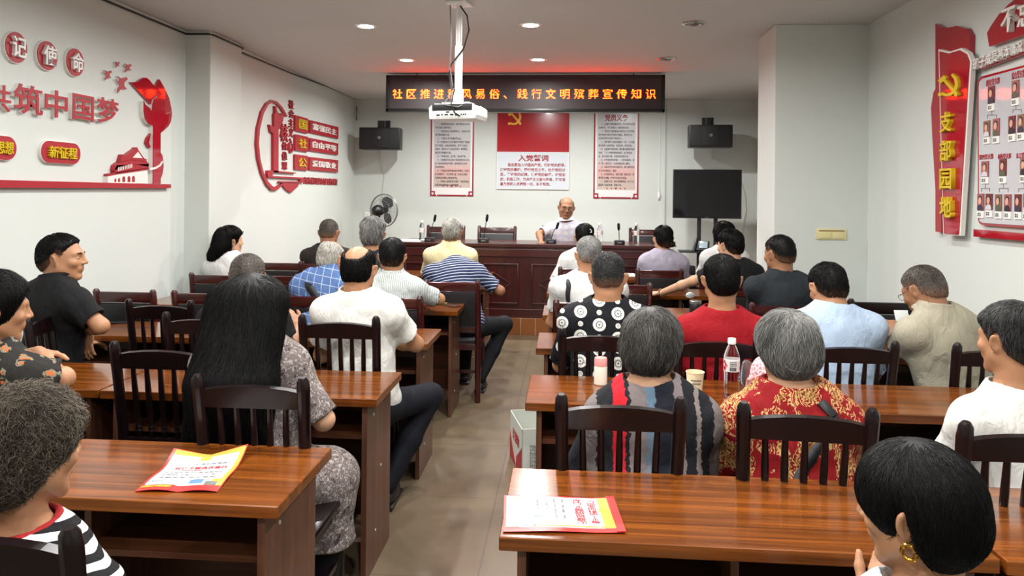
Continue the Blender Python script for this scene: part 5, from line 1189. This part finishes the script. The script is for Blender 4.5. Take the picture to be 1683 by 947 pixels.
P_['J'] = person('man with thick grey hair right in front of the fan', (613, 357, 5.85), (.0, -.1), hp=6, hs=1.08, shirt=C_DGREY, hair=('full', H_GREY, dict(t=.022, L=.045, curl=.2)), skin=0)
P_['K'] = person('woman with wavy black hair and white top by the left wall', (378, 371, 5.85), (.0, -.06), hy=-38, sw=.135, arms={'L': ((.0, .12, -.25), (.06, .34, -.22))}, shirt=C_WHITE2, hair=('full', H_BLACK, dict(extra=[((0, -.06, .0), (-.03, -.10, -.12), .075, .062), ((-.03, -.1, -.12), (-.07, -.10, -.20), .06, .035), ((.02, -.08, -.05), (-.01, -.1, -.18), .06, .035)], L=.1, curl=.8, n=5000)), skin=2)
P_['L'] = person('white-haired man in a pale yellow polo shirt', (743, 359, 6.85), (-.02, -.1), hp=6, hs=1.05, sw=.18, bulk=1.1, shirt=C_YEL, collar='polo', hair=('short', H_WHITE, dict(t=.016, L=.022)), skin=1, arms={'L': (('px', 700, 452, 6.95), ('px', 712, 440, 7.4))}, sleeve=.9)
P_['M'] = person('man bent forward in a navy and white striped polo shirt', (752, 424, 6.15), (.08, -.42), hp=72, neck=(0, -.20, .10), sw=.19, bulk=1.12, shirt=C_NAVY, collar='polo', hair=('short', H_BLACK), skin=1, arms={'R': (('px', 822, 478, 5.95), ('px', 780, 470, 6.4))}, sleeve=.8, knees=((.0, .42), (.33, .36)), ank=((.0, .36), (.16, .12)), wr=.006)
P_['N'] = person('black-haired person in white with a white hair clip, nearest the speaker', (961, 368, 6.9), (.0, -.1), hp=4, hs=1.0, shirt=C_WHITE2, hair=('short', H_BLACK, dict(t=.018)), skin=0, arms={'L': ((-.13, .0, -.25), (-.05, .25, -.24))}, sleeve=.85)
P_['O'] = person('grey-haired man in white with a black strap on his shoulder', (968, 389, 4.85), (.0, -.13), hy=10, hp=10, sw=.18, shirt=C_WHITE2, hair=('crew', H_GREY, dict(t=.011, L=.012)), skin=0)
P_['P'] = person('person in a black shirt with white medallions', (1000, 416, 3.72), (-.02, -.16), hy=-6, hp=14, sw=.175, bulk=1.05, shirt=C_MED, hair=('crew', H_DARKG, dict(t=.012, L=.012)), skin=0, sleeve=.9, wr=.005, collar='crew')
P_['Q'] = person('grey-haired woman in a blouse of black, grey and red stripes', (1072, 509, 2.62), (-.01, -.12), hy=-22, hp=10, neck=(0, -.06, -.15), sw=.165, bulk=1.1, shirt=C_MULTI, hair=('bob', H_SALT, dict(t=.026)), skin=2, arms={'L': ((-.10, .06, -.26), (.02, .34, -.2))}, sleeve=.9, h=.0055)
P_['R'] = person('black-haired man in a bright red T-shirt', (1186, 419, 3.66), (.0, -.1), hp=4, neck=(0, -.055, -.165), hs=1.0, shirt=C_RED, hair=('short', H_BLACK, dict(t=.014, shave=.1)), skin=0, collar='crew')
P_['S'] = person('woman in lavender with black hair in a low bun', (1090, 371, 6.85), (.0, -.08), hy=10, hp=2, sw=.155, shirt=C_LAV, collar='crew', hair=('short', H_BLACK, dict(t=.016, k=.02, extra=[((0.02, -.09, -.035), (.045, -.108, -.04), .036, .026), ((.05, -.112, -.03), (.088, -.12, -.028), .007, .003), ((.05, -.11, -.04), (.08, -.116, -.06), .007, .003)])), skin=2)
P_['T'] = person('person with black hair and white top below the television', (1190, 364, 6.9), (.0, -.08), hy=6, sw=.15, shirt=C_WHITE2, hair=('bob', H_BLACK, dict(t=.02)), skin=2)
P_['U'] = person('man in a black T-shirt stretching his left arm across the desk', (1200, 377, 5.82), (.08, -.14), rz=10, hy=22, hp=6, shirt=C_BLACK, hair=('short', H_BLACK, dict(t=.018, L=.04)), skin=2, arms={'L': (('px', 1140, 462, 5.85), ('px', 1086, 482, 6.1))}, hand={'L': dict(dir=(-1, .35, -.05), n=(0, 0, 1), curl=.35)}, sleeve=.62, h=.007, collar='crew')
P_['V'] = person('man in a dark grey T-shirt resting his chin on his hand', (1281, 387, 4.78), (.06, -.14), hy=26, hp=6, shirt=C_DGREY, hair=('crew', H_BLACK, dict(t=.010)), skin=1, arms={'L': (('px', 1243, 512, 4.95), ('px', 1262, 452, 4.98))}, hand={'L': dict(dir=(.25, -.1, 1), n=(-.8, .3, .1), curl=.7)}, sleeve=.85, collar='crew')
P_['W'] = person('man in a light blue shirt with short black hair, head bowed', (1361, 433, 3.78), (.01, -.2), hy=10, hp=22, neck=(0, -.09, -.10), sw=.175, bulk=1.05, shirt=C_BLUE, collar='crew', hair=('short', H_BLACK, dict(t=.012)), skin=0, sleeve=.9, wr=.006)
P_['X'] = person('man in a beige shirt writing with his left hand', (1518, 438, 3.72), (.12, -.16), rz=20, hy=8, hp=26, neck=(0, -.09, -.105), sw=.165, shirt=C_BEI, collar='polo', hair=('crew', H_CREW), skin=1, arms={'L': (('px', 1474, 574, 3.70), ('px', 1470, 534, 3.98))}, hand={'L': dict(dir=(-.9, .4, .1), n=(.1, -.4, .8), curl=.5)}, sleeve=.85, wr=.006, h=.006)
P_['Y'] = person('grey-haired woman in red and gold floral with a black strap across her back', (1293, 512, 2.62), (.03, -.12), hy=12, hp=8, neck=(0, -.06, -.15), sw=.17, bulk=1.12, shirt=C_RG, hair=('bob', H_GREY, dict(t=.026)), skin=2, collar='crew', sleeve=.95, h=.0055)
P_['Z'] = person('man in white with red lettering on his back, at the right edge', (1662, 497, 2.58), (.06, -.12), rz=8, hy=14, hp=4, neck=(0, -.055, -.18), sw=.175, shirt=C_WHITE, hair=('short', H_DARKG, dict(t=.018, L=.04, n=4500)), skin=0, collar='crew', sleeve=.9, h=.0055)
P_['SP'] = person('bald man in glasses and pale checked shirt speaking behind the counter', (931, 324, 8.80), (.0, -.20), rz=180, hy=6, hp=8, neck=(0, -.055, -.155), hr=-5, hs=1.1, knees=((-.12, .2), (.12, .2)), sw=.185, bulk=1.1, seat=.655, shirt=C_CHK, collar='polo', hair=('ring', H_SALT, dict(bald=[((0, .03, .1), (.085, .11, .075))], t=.006, n=3000)), skin=1, face=True, arms={'R': (('px', 886, 384, 8.75), ('px', 889, 398, 8.52)), 'L': ((-.1, .1, -.25), (.02, .30, -.2))}, hand={'R': dict(dir=(-.4, .9, -.2), n=(0, 0, 1), curl=.35)}, sleeve=.75, h=.006)
strap(P_['G'], [(-.10, -.0, -.03), (-.02, -.1, -.13), (.07, -.1, -.24), (.12, -.1, -.34)], .05, m_strap)
strap(P_['O'], [(-.10, .06, -.02), (-.12, -.04, -.08), (-.15, -.08, -.18), (-.17, -.06, -.30)], .03, m_strap)
strap(P_['Y'], [(.11, .02, -.02), (.08, -.06, -.07), (-.03, -.1, -.24), (-.14, -.08, -.42)], .032, m_strap)
# ================================================================== small things
# lettering on the white T-shirt, laid on the cloth
def shirt_text(P, body, cx, cz, w_, h_, m):
    me = fit_text(body, w_, h_, .002, .03); n = len(me.vertices); co = np.empty(n * 3, f32); me.vertices.foreach_get('co', co); co = co.reshape(-1, 3)
    p = (P['C7'] + np.stack([co[:, 0] + cx, np.full(n, -.2, f32), co[:, 1] + cz], 1) @ P['TR'].T).astype(f32); f_ = P['shirt_sdf']; back = (P['TR'] @ V3(0, 1, 0)).astype(f32)
    for _ in range(25): p = p + back * np.clip((f_(p) - .003 - co[:, 2:3].ravel() * .6), -.03, .03)[:, None]
    me.vertices.foreach_set('co', p.ravel()); return link('back_lettering', me, m, P['root'], smooth=False)
m_redprint = plain('red_print', (196, 40, 48), .7)
shirt_text(P_['Z'], '家庭热心', .07, -.335, .30, .062, m_redprint)
def on_head(Pn, q): P = P_[Pn]; return P['Hc'] + P['RH'] @ V3(*q) * P['hs']
m_goldm = plain('gold_metal', (212, 160, 70), .2, metal=1.0)
q = MB(); c0 = on_head('AA', (-.086, -.012, -.052)); RHm = Matrix(P_['AA']['RH'].tolist())
q.tube([c0 + np.array(RHm @ Vector((0, .011 * math.sin(a), .012 * math.cos(a)))) for a in np.linspace(0, 2 * PI, 20)], .0035, 8); q.build('earring', m_goldm, P_['AA']['root'])
q = MB(); q.tube([on_head('N', p) for p in ((.045, -.098, .075), (.058, -.092, .068), (.062, -.095, .05), (.05, -.107, .045))], .005, 8); q.build('hair_clip', m_white, P_['N']['root'])
m_rim = plain('spectacle_rim', (60, 50, 44), .3)
for Pn in ('SP', 'X'):
    q = MB()
    for sg in (-1, 1):
        q.tube([on_head(Pn, (sg * (.033 + .021 * math.cos(a)), .108 - .25 * abs(.021 * math.cos(a) * 1), .002 + .016 * math.sin(a))) for a in np.linspace(0, 2 * PI, 22)], .0013, 6)
        q.tube([on_head(Pn, p) for p in ((sg * .054, .102, .006), (sg * .078, .05, .008), (sg * .082, -.005, .012))], .0014, 6)
    q.tube([on_head(Pn, p) for p in ((-.012, .108, .004), (0, .112, .006), (.012, .108, .004))], .0013, 6)
    q.build('spectacles', m_rim, P_[Pn]['root'])
PU = P_['U']; e, w_ = PU['J']['L']; dd = (w_ - e) / np.linalg.norm(w_ - e); cb = w_ - dd * .01; s1 = np.cross(dd, V3(0, 0, 1)); s1 /= np.linalg.norm(s1); s2 = np.cross(dd, s1)
MB().tube([cb + (s1 * math.cos(a) + s2 * math.sin(a)) * .031 for a in np.linspace(0, 2 * PI, 20)], .006, 8).build('bracelet', plain('bracelet_beads', (110, 84, 56), .4), PU['root'])

# flyers: thin curved sheets with printing that follows the paper
def flyer(label, corners, zf, prints, texts, base):
    BL, BR, TR_, TL = [np.array(c, float) for c in corners]; o = (BL + BR + TR_ + TL) / 4; o[2] = .7605
    def S_(u, v, lift): 
        p = BL * (1 - u) * (1 - v) + BR * u * (1 - v) + TR_ * u * v + TL * (1 - u) * v; return Vector((p[0] - o[0], p[1] - o[1], zf(u, v) + lift))
    t = thing('flyer', label, 'flyer', o, 0, 'red and white printed flyers')
    def patch(nm, u0, v0, u1, v1, m, lift, par, nu=18, nv=18):
        q = MB(); g = [[q.bm.verts.new(S_(u0 + (u1 - u0) * i / nu, v0 + (v1 - v0) * j / nv, lift + k * .0006)) for j in range(nv + 1)] for k in (1, 0) for i in range(nu + 1)]
        a, b = g[:nu + 1], g[nu + 1:]
        for i in range(nu):
            for j in range(nv): q.bm.faces.new((a[i][j], a[i + 1][j], a[i + 1][j + 1], a[i][j + 1])); q.bm.faces.new((b[i][j], b[i][j + 1], b[i + 1][j + 1], b[i + 1][j]))
        for i in range(nu):
            q.bm.faces.new((b[i][0], b[i + 1][0], a[i + 1][0], a[i][0])); q.bm.faces.new((a[i][nv], a[i + 1][nv], b[i + 1][nv], b[i][nv]))
        for j in range(nv):
            q.bm.faces.new((a[0][j], a[0][j + 1], b[0][j + 1], b[0][j])); q.bm.faces.new((b[nu][j], b[nu][j + 1], a[nu][j + 1], a[nu][j]))
        return q.build(nm, m, par)
    patch('sheet', 0, 0, 1, 1, base, .0005, t)
    for k, (nm, u0, v0, u1, v1, m) in enumerate(prints): patch(nm, u0, v0, u1, v1, m, .0012 + k * .00022, t, 8, 8)
    for body, u, v, w2, h2, m, rot in texts:
        me = fit_text(body, 1, 1, .1, .02); n = len(me.vertices); co = np.empty(n * 3, f32); me.vertices.foreach_get('co', co); co = co.reshape(-1, 3)
        for vx, c in zip(me.vertices, co):
            a, b = (c[0] * w2, c[1] * h2) if not rot else (c[1] * w2, -c[0] * h2)
            vx.co = S_(u + a, v + b, .0036 + c[2] * .003)
        link('printed_text', me, m, t, smooth=False)
    return t
m_fw = plain('flyer_white', (232, 238, 236), .35); m_fr = plain('flyer_red', (212, 52, 50), .3); m_fo = plain('flyer_orange', (226, 160, 70), .3); m_fy = plain('flyer_yellow', (232, 200, 60), .3); m_fb = plain('flyer_blue', (92, 128, 180), .3); m_fg = plain('flyer_grey', (110, 112, 108), .3); m_ft = plain('flyer_title_red', (186, 28, 44), .4); m_fk = plain('flyer_small_print', (104, 104, 110), .4); m_fp = plain('flyer_pink', (232, 128, 118), .3)
flyer('red and white flyer with lifted corners, on the front-left desk', (atZ(222, 808, .762), atZ(357, 809, .762), atZ(408, 735, .785), atZ(286, 746, .775)),
      lambda u, v: .026 * max(0, (v - .55) / .45) ** 2 * abs(u - .48) * 2.2 + .006 * (1 - v) ** 3 * abs(math.sin(u * 6)) + .004 * math.sin(v * 5) ** 2,
      [('print_panel', .04, .13, .93, .90, m_fw), ('print_band', .04, .9, .97, .985, m_fo), ('print_band', .0, .0, .42, .14, m_fr), ('print_edge', .93, .12, .99, .97, m_fo), ('print_emblem', .42, .82, .56, .89, m_fy), ('print_picture', .56, .17, .73, .26, m_fb), ('print_picture', .77, .13, .92, .21, m_fg), ('print_picture', .84, .2, .95, .27, m_fo)],
      [('社保卡就选农商行', .53, .615, .68, .075, m_ft, 0), ('便民利民惠民', .62, .72, .42, .03, m_fk, 0), ('一卡在手 生活无忧', .42, .545, .30, .028, m_ft, 0), ('政务服务 就近办理 就医购药', .5, .47, .74, .032, m_fk, 0), ('待遇领取 交通出行 文化体验', .47, .395, .68, .03, m_fk, 0), ('金融服务 免收费用', .48, .31, .72, .032, m_fk, 0), ('激活方式', .16, .22, .14, .04, m_fk, 0), ('办理社保卡到农商行', .21, .085, .36, .05, m_fy, 0)], m_fr)
flyer('red and white flyer turned sideways at the corner of the front-right desk', (atZ(827, 875, .762), atZ(1029, 877, .762), atZ(1008, 822, .763), atZ(829, 815, .762)),
      lambda u, v: .002 + .006 * u ** 3 * v + .003 * math.sin(u * 4) ** 2,
      [('print_panel', .02, .1, .93, .96, m_fw), ('print_block', .02, .42, .23, .98, m_fp), ('print_block', .02, .1, .13, .4, m_fp), ('print_band', .84, .1, .93, .96, m_fo), ('print_leaf', .88, .10, .94, .3, m_fy), ('print_leaf', .83, .55, .91, .66, m_fy), ('print_picture', .25, .38, .34, .52, m_fb), ('print_line', .25, .12, .86, .14, m_fo), ('print_edge', .93, .0, 1, 1, m_fr)],
      [('社保卡就选农商行', .66, .55, .085, .72, m_ft, 1), ('便民利民惠民一卡通', .775, .55, .075, .66, m_ft, 1), ('政务服务', .52, .6, .025, .6, m_fk, 1), ('就医购药', .45, .6, .025, .6, m_fk, 1), ('交通出行', .38, .68, .025, .5, m_fk, 1), ('金融服务', .30, .75, .025, .4, m_fk, 1), ('办理社保卡到农商行', .2, .24, .13, .05, m_fk, 0), ('便民利民惠民一卡通', .2, .14, .13, .05, m_fk, 0)], m_fr)
flyer('white flyer with red edge half hidden by the woman in multicolour stripes', (atZ(1080, 668, .762), atZ(1137, 664, .762), atZ(1116, 641, .762), atZ(1066, 643, .762)), lambda u, v: .002 + .002 * u, [('print_panel', .03, .1, .95, .95, m_fw)], [], m_fr)
# paper cup
def place(x, y, z=.76): return atZ(x, y, z)
t = thing('paper_cup', 'cream paper cup with red wave print on the aisle desk', 'cup', place(1142, 649))
m_cup = mat('paper_cup_print', srgb(222, 206, 170), .5, build=lambda nt, b: nt.set(b.inputs['Base Color'], (lambda o: nt.mix(nt.math('MULTIPLY', nt.math('LESS_THAN', o[2], nt.math('ADD', .030, nt.math('MULTIPLY', nt.math('SINE', nt.math('MULTIPLY', o[0], 75.0)), -.011))), nt.math('GREATER_THAN', o[2], .011)), srgb(222, 206, 170), srgb(190, 84, 66)))(nt.xyz(nt.coord()))))
MB().lathe([(.0, .003), (.026, .003), (.027, 0), (.0275, .003), (.0365, .093), (.0385, .095), (.0385, .0975), (.0355, .097), (.0265, .008), (.0, .008)], 32).build('cup_body', m_cup, t)
def wrap_text(par, body, r0, slope, zc, w_, h_, m, a0=-PI / 2):
    me = fit_text(body, w_, h_, .0006, .02)
    for v in me.vertices:
        z = zc + v.co.y; r = r0 + slope * z + .0004 + max(0, v.co.z); a = a0 + v.co.x / (r0 + slope * zc); v.co = Vector((r * math.cos(a), r * math.sin(a), z))
    link('printed_text', me, m, par, smooth=False)
wrap_text(t, '喝茶养生', .0272, .1, .066, .046, .008, m_fk); wrap_text(t, '健康你我', .0272, .1, .053, .034, .007, m_fk)
# water bottles
m_wat = mat('bottle_plastic_water', (0.95, 0.95, 0.97, 1), .04, spec=.5, build=lambda nt, b: (setattr(b.inputs['Transmission Weight'], 'default_value', 1.0), setattr(b.inputs['IOR'], 'default_value', 1.28)))
m_lab = plain('bottle_label', (224, 222, 220), .35); m_labr = plain('bottle_label_red', (190, 30, 52), .35)
def make_bottle(loc, lab, big):
    t = thing('water_bottle', lab, 'bottle', loc, 0.0, 'plastic water bottles')
    pr = [(.0, .006), (.018, .004), (.026, 0), (.0315, .006)]
    for k in range(6): pr += [(.0325, .014 + k * .014), (.0305, .021 + k * .014)]
    pr += [(.0325, .1), (.0325, .105), (.0318, .108), (.0318, .158), (.0325, .162), (.032, .168), (.028, .184), (.02, .205), (.0145, .216), (.0138, .222), (.0, .223)]
    MB().lathe(pr, 36 if big else 20).build('bottle_body', m_wat, t)
    MB().lathe([(.0138, .219), (.0165, .221), (.017, .224), (.0165, .241), (.015, .2435), (.0, .244)], 28).build('cap', m_white, t)
    lb = MB().lathe([(.0322, .108), (.033, .109), (.033, .157), (.0322, .158)], 40).build('label', m_lab, t)
    q = MB()
    for a0 in (-.35, -2.8):
        g = [[q.bm.verts.new((r * math.cos(a0 + da * (1 - .9 * abs(zz - .5) * 2)), r * math.sin(a0 + da * (1 - .9 * abs(zz - .5) * 2)), .110 + zz * .046)) for da in (-.5, .1, .5)] for r in (.0332, .0336) for zz in (0, .25, .5, .75, 1)]
        for i in range(4):
            for j in range(2): q.bm.faces.new((g[5 + i][j], g[5 + i][j + 1], g[6 + i][j + 1], g[6 + i][j]))
    q.build('red_mark', m_labr, lb)
    if big:
        for k, s_ in enumerate(('饮用天然水', '净含量五百五十', '保质期十二月')): wrap_text(t, s_, .0332, 0, .149 - k * .007, .03, .0045, m_fk)
        q = MB()
        for k in range(14): a = -PI / 2 - .45 + k * .06; q.box(.0336 * math.cos(a), .0336 * math.sin(a), .121, .0008 + .0006 * (k % 3), .001, .014, 0, Matrix.Rotation(a + PI / 2, 3, 'Z'))
        q.build('bar_marks', m_fk, lb, smooth=False)
    return t
make_bottle(place(1202, 652), 'large clear water bottle with white cap and label beside the paper cup', True)
for (x, y), lab in zip(((693, 394), (986, 400), (1046, 402)), ('water bottle at the left end of the counter beside white paper', 'water bottle on the counter, nearest the speaking man', 'water bottle on the counter, rightmost of its row')):
    p = atY(x, y, 8.33); make_bottle(Vector((p.x, 8.34, CT)), lab, False)
t = thing('thermos_bottle', 'small white bottle with pink cap behind the woman in stripes', 'bottle', place(987, 632))
m_pink = plain('pink_plastic', (226, 150, 146), .35)
MB().lathe([(.0, 0), (.026, 0), (.029, .004), (.029, .078), (.027, .083), (.0, .083)], 28).build('bottle_body', plain('cream_plastic', (224, 214, 200), .35), t)
MB().lathe([(.027, .083), (.0285, .085), (.0285, .112), (.026, .119), (.0, .12)], 28).build('cap', m_pink, t)
# pink patterned pouch and plastic bag
pp_ = place(1254, 640)
def lace(nt, b):
    vo = nt.add('ShaderNodeTexVoronoi', Vector=nt.coord(), Scale=55.0); vo.feature = 'DISTANCE_TO_EDGE'
    nt.set(b.inputs['Base Color'], nt.mix(nt.math('LESS_THAN', vo.outputs['Distance'], .12), srgb(176, 128, 136), srgb(222, 196, 198)))
m_lace = mat('pink_lace', srgb(200, 150, 156), .8, build=lace)
t = thing('pink_pouch', 'pink lace-patterned pouch on the desk beside the water bottle', 'bag', pp_)
V, Q = mesh_sdf(lambda p: smin(sd_ell(p, V3(0, .0, .06), (.055, .05, .085)), sd_ell(p, V3(.01, 0, .02), (.075, .055, .035)), .03) + .004 * Waves(77, 40, 90)(p), (-.12, -.1, .001), (.12, .1, .19), .005)
V[:, 2] = np.maximum(V[:, 2], 0); np_mesh('pouch', V, Q, m_lace, t)
MB().tube([(-.05, -.03, .06), (-.075, -.05, .05), (-.085, -.05, .01), (-.05, -.06, .006)], .009, 8).build('pink_strap', m_pink, t)
t = thing('plastic_bag', 'crumpled clear plastic bag between the bottle and the pink pouch', 'bag', place(1228, 634))
m_pla = mat('clear_film', (.85, .85, .85, 1), .08, build=lambda nt, b: setattr(b.inputs['Transmission Weight'], 'default_value', .95))
V, Q = mesh_sdf(lambda p: sd_ell(p, V3(0, .0, .05), (.03, .03, .065)) + .007 * Waves(81, 60, 120)(p), (-.06, -.06, .001), (.06, .06, .13), .004); V[:, 2] = np.maximum(V[:, 2], 0); np_mesh('film', V, Q, m_pla, t)
# carton on the floor by the right aisle desks
fl_ = atZ(858, 706, .275); bk = atZ(839, 674, .275); d_ = Vector((bk.x - fl_.x, bk.y - fl_.y, 0)); dl = d_.length; ang = math.atan2(-d_.x, d_.y)
t = thing('carton', 'open white cardboard carton with red corners on the aisle floor', 'box', (fl_.x, fl_.y, 0), ang)
m_ctn = plain('carton_white', (206, 210, 200), .6); m_ctr = plain('carton_red', (170, 40, 52), .5); m_cin = plain('carton_inside', (176, 178, 164), .7)
cw, chh = .19, .275; q = MB()
for (x, y, a, b) in ((cw / 2, .002, cw, .004), (cw / 2, dl - .002, cw, .004), (.002, dl / 2, .004, dl), (cw - .002, dl / 2, .004, dl)): q.box(x, y, chh / 2, a, b, chh)
q.box(cw / 2, dl / 2, .004, cw, dl, .006); q.build('carton_body', m_ctn, t, smooth=False)
MX = Matrix(((0, 0, -1, 0), (-1, 0, 0, 0), (0, 1, 0, 0), (0, 0, 0, 1)))
q = MB(); q.prism([(-dl + .001, .004), (-dl + .001, .16), (-dl * .72, .07), (-dl * .5, .02), (-dl * .5, .004)], 0, .002, MX); q.prism([(-.001, .004), (-.001, .17), (-dl * .2, .12), (-dl * .42, .07), (-dl * .46, .004)], 0, .002, MX); q.build('red_corner', m_ctr, t, smooth=False)
me = fit_text('好想你', dl * .55, .07, .001, .02); o = link('brand_lettering', me, m_ctr, t, smooth=False); o.matrix_basis = Matrix.Translation((-.0005, dl * .48, .17)) @ Matrix(((0, 0, -1), (-1, 0, 0), (0, 1, 0))).to_4x4()
me = fit_text('\n'.join(['产品名称配料表净含量', '生产日期保质期见包装', '贮存条件阴凉干燥处', '生产许可证执行标准', '生产商地址电话', '食用方法开袋即食', '营养成分表能量']), .12, .15, .0006, 0.0); o = link('small_print', me, m_fk, t, smooth=False); o.matrix_basis = Matrix.Translation((.105, -.001, .11)) @ Matrix(((1, 0, 0), (0, 0, -1), (0, 1, 0))).to_4x4()
# desk clutter
def slab(name, label, cat, loc, size, m, rz=0, rot=None, bev=.003):
    t = MB().box(0, 0, size[2] / 2, *size, bev).build(name, m); t.location = loc; t.rotation_euler = rot or (0, 0, rz); return tag(t, label, cat)
slab('mobile_phone', 'black phone lying on the desk beside the man in black', 'phone', atZ(193, 531, .7605), (.075, .155, .009), m_scr, -1.1)
slab('mobile_phone', 'dark brown phone on the desk by the elbow in pinstripes', 'phone', atZ(741, 503, .7605), (.07, .15, .010), plain('phone_brown', (70, 44, 34), .3), .9)
slab('yellow_card', 'small yellow card by the elbow of the man in pinstripes', 'card', atZ(733, 497, .7605), (.05, .09, .004), m_fy, .5)
t = thing('tea_jar', 'black and steel lidded jar left of the man in red', 'jar', atZ(1143, 514, .7605) + Vector((0, .0, 0)))
MB().lathe([(.0, 0), (.04, 0), (.042, .004), (.042, .06), (.04, .064), (.0, .064)], 28).build('jar_body', m_black, t); MB().lathe([(.04, .064), (.0435, .066), (.0435, .083), (.04, .087), (.0, .088)], 28).build('lid', m_chrome, t)
t = thing('tissue', 'crumpled white tissue on the desk near the black-sleeved arm', 'tissue', atZ(1134, 490, .7605))
V, Q = mesh_sdf(lambda p: sd_ell(p, V3(0, 0, .02), (.035, .03, .025)) + .008 * Waves(83, 60, 140)(p), (-.07, -.06, .001), (.07, .06, .06), .004); V[:, 2] = np.maximum(V[:, 2], 0); np_mesh('tissue_ball', V, Q, m_fw, t)
slab('paper_sheet', 'white paper on the desk left of the woman in lavender', 'paper', atZ(1030, 452, .7605), (.2, .28, .003), m_fw, .1, bev=.0005)
slab('notepad', 'small white notepad propped up before the man in beige', 'notepad', atY(1484, 528, 4.12), (.075, .006, .06), m_fw, rot=(-.4, 0, .1), bev=.001)
slab('black_pouch', 'small black pouch on the desk right of the woman in lavender', 'bag', atZ(1134, 452, .7605), (.1, .08, .1), m_strap, .2, bev=.02)
PX = P_['X']; wx = PX['J']['L'][1]; tq = PX['root']; M4 = parent_matrix(tq); tip = M4 @ Vector((wx[0] - .10, wx[1] + .06, wx[2] - .01))
t = tag(MB().cyl((0, 0, -.06), (0, 0, .06), .0045, n=10).cyl((0, 0, -.075), (0, 0, -.06), .001, .0045, 10).build('pen', plain('pen_yellow', (206, 176, 60), .3)), 'slim yellow pen in the hand of the man in beige', 'pen'); t.location = tip; t.rotation_euler = (.5, .5, 0)
slab('blue_bag', 'blue cloth bag on the shelf between the two grey-haired women', 'bag', Vector((atY(1172, 730, 3.0).x, 3.06, .595)), (.09, .10, .09), cloth('blue_bag_cloth', (40, 60, 150)), .1, bev=.02)
# counter: microphones and papers
m_mic = plain('mic_black', (18, 18, 20), .35)
def mic(bx, by, hx, hy_, Yb, lab, lean):
    b = atY(bx, by, Yb); hpt = atY(hx, hy_, Yb - .06); t = thing('desk_microphone', lab, 'microphone', (b.x, Yb, CT), 0, 'gooseneck microphones on the counter')
    MB().box(0, 0, .022, .115, .13, .044, .008).build('base', m_mic, t)
    q = MB(); q.box(0, -.067, .02, .05, .003, .012).build('button_strip', m_chrome, t, smooth=False)
    hz = hpt.z - CT; dx = hpt.x - b.x
    MB().tube([(0, .02, .04), (dx * .25, .02, .04 + (hz - .04) * .45), (dx * .7, -.02, .04 + (hz - .04) * .8), (dx * .92, -.05, hz - .03)], .0045, 8).build('gooseneck', m_mic, t)
    a = Vector((dx * .92, -.05, hz - .035)); d = Vector((dx * .5, -.04, hz * .5)).normalized()
    MB().tube([a, a + d * .012, a + d * .03, a + d * .08, a + d * .092], [.006, .013, .016, .016, .008], 14).build('foam_head', m_mic, t)
mic(706, 394, 714, 360, 8.42, 'leftmost gooseneck microphone, behind the man in pale yellow', 0)
mic(795, 396, 800, 360, 8.42, 'gooseneck microphone alone in the middle of the counter', 0)
mic(906, 398, 915, 372, 8.42, 'gooseneck microphone in front of the speaking man', 0)
mic(1018, 400, 1017, 374, 8.42, 'gooseneck microphone between two water bottles', 0)
p = atY(675, 396, 8.4); slab('paper_stack', 'white paper stack at the left end of the counter', 'paper', Vector((p.x, 8.42, CT)), (.26, .3, .012), m_fw, .05, bev=.001)
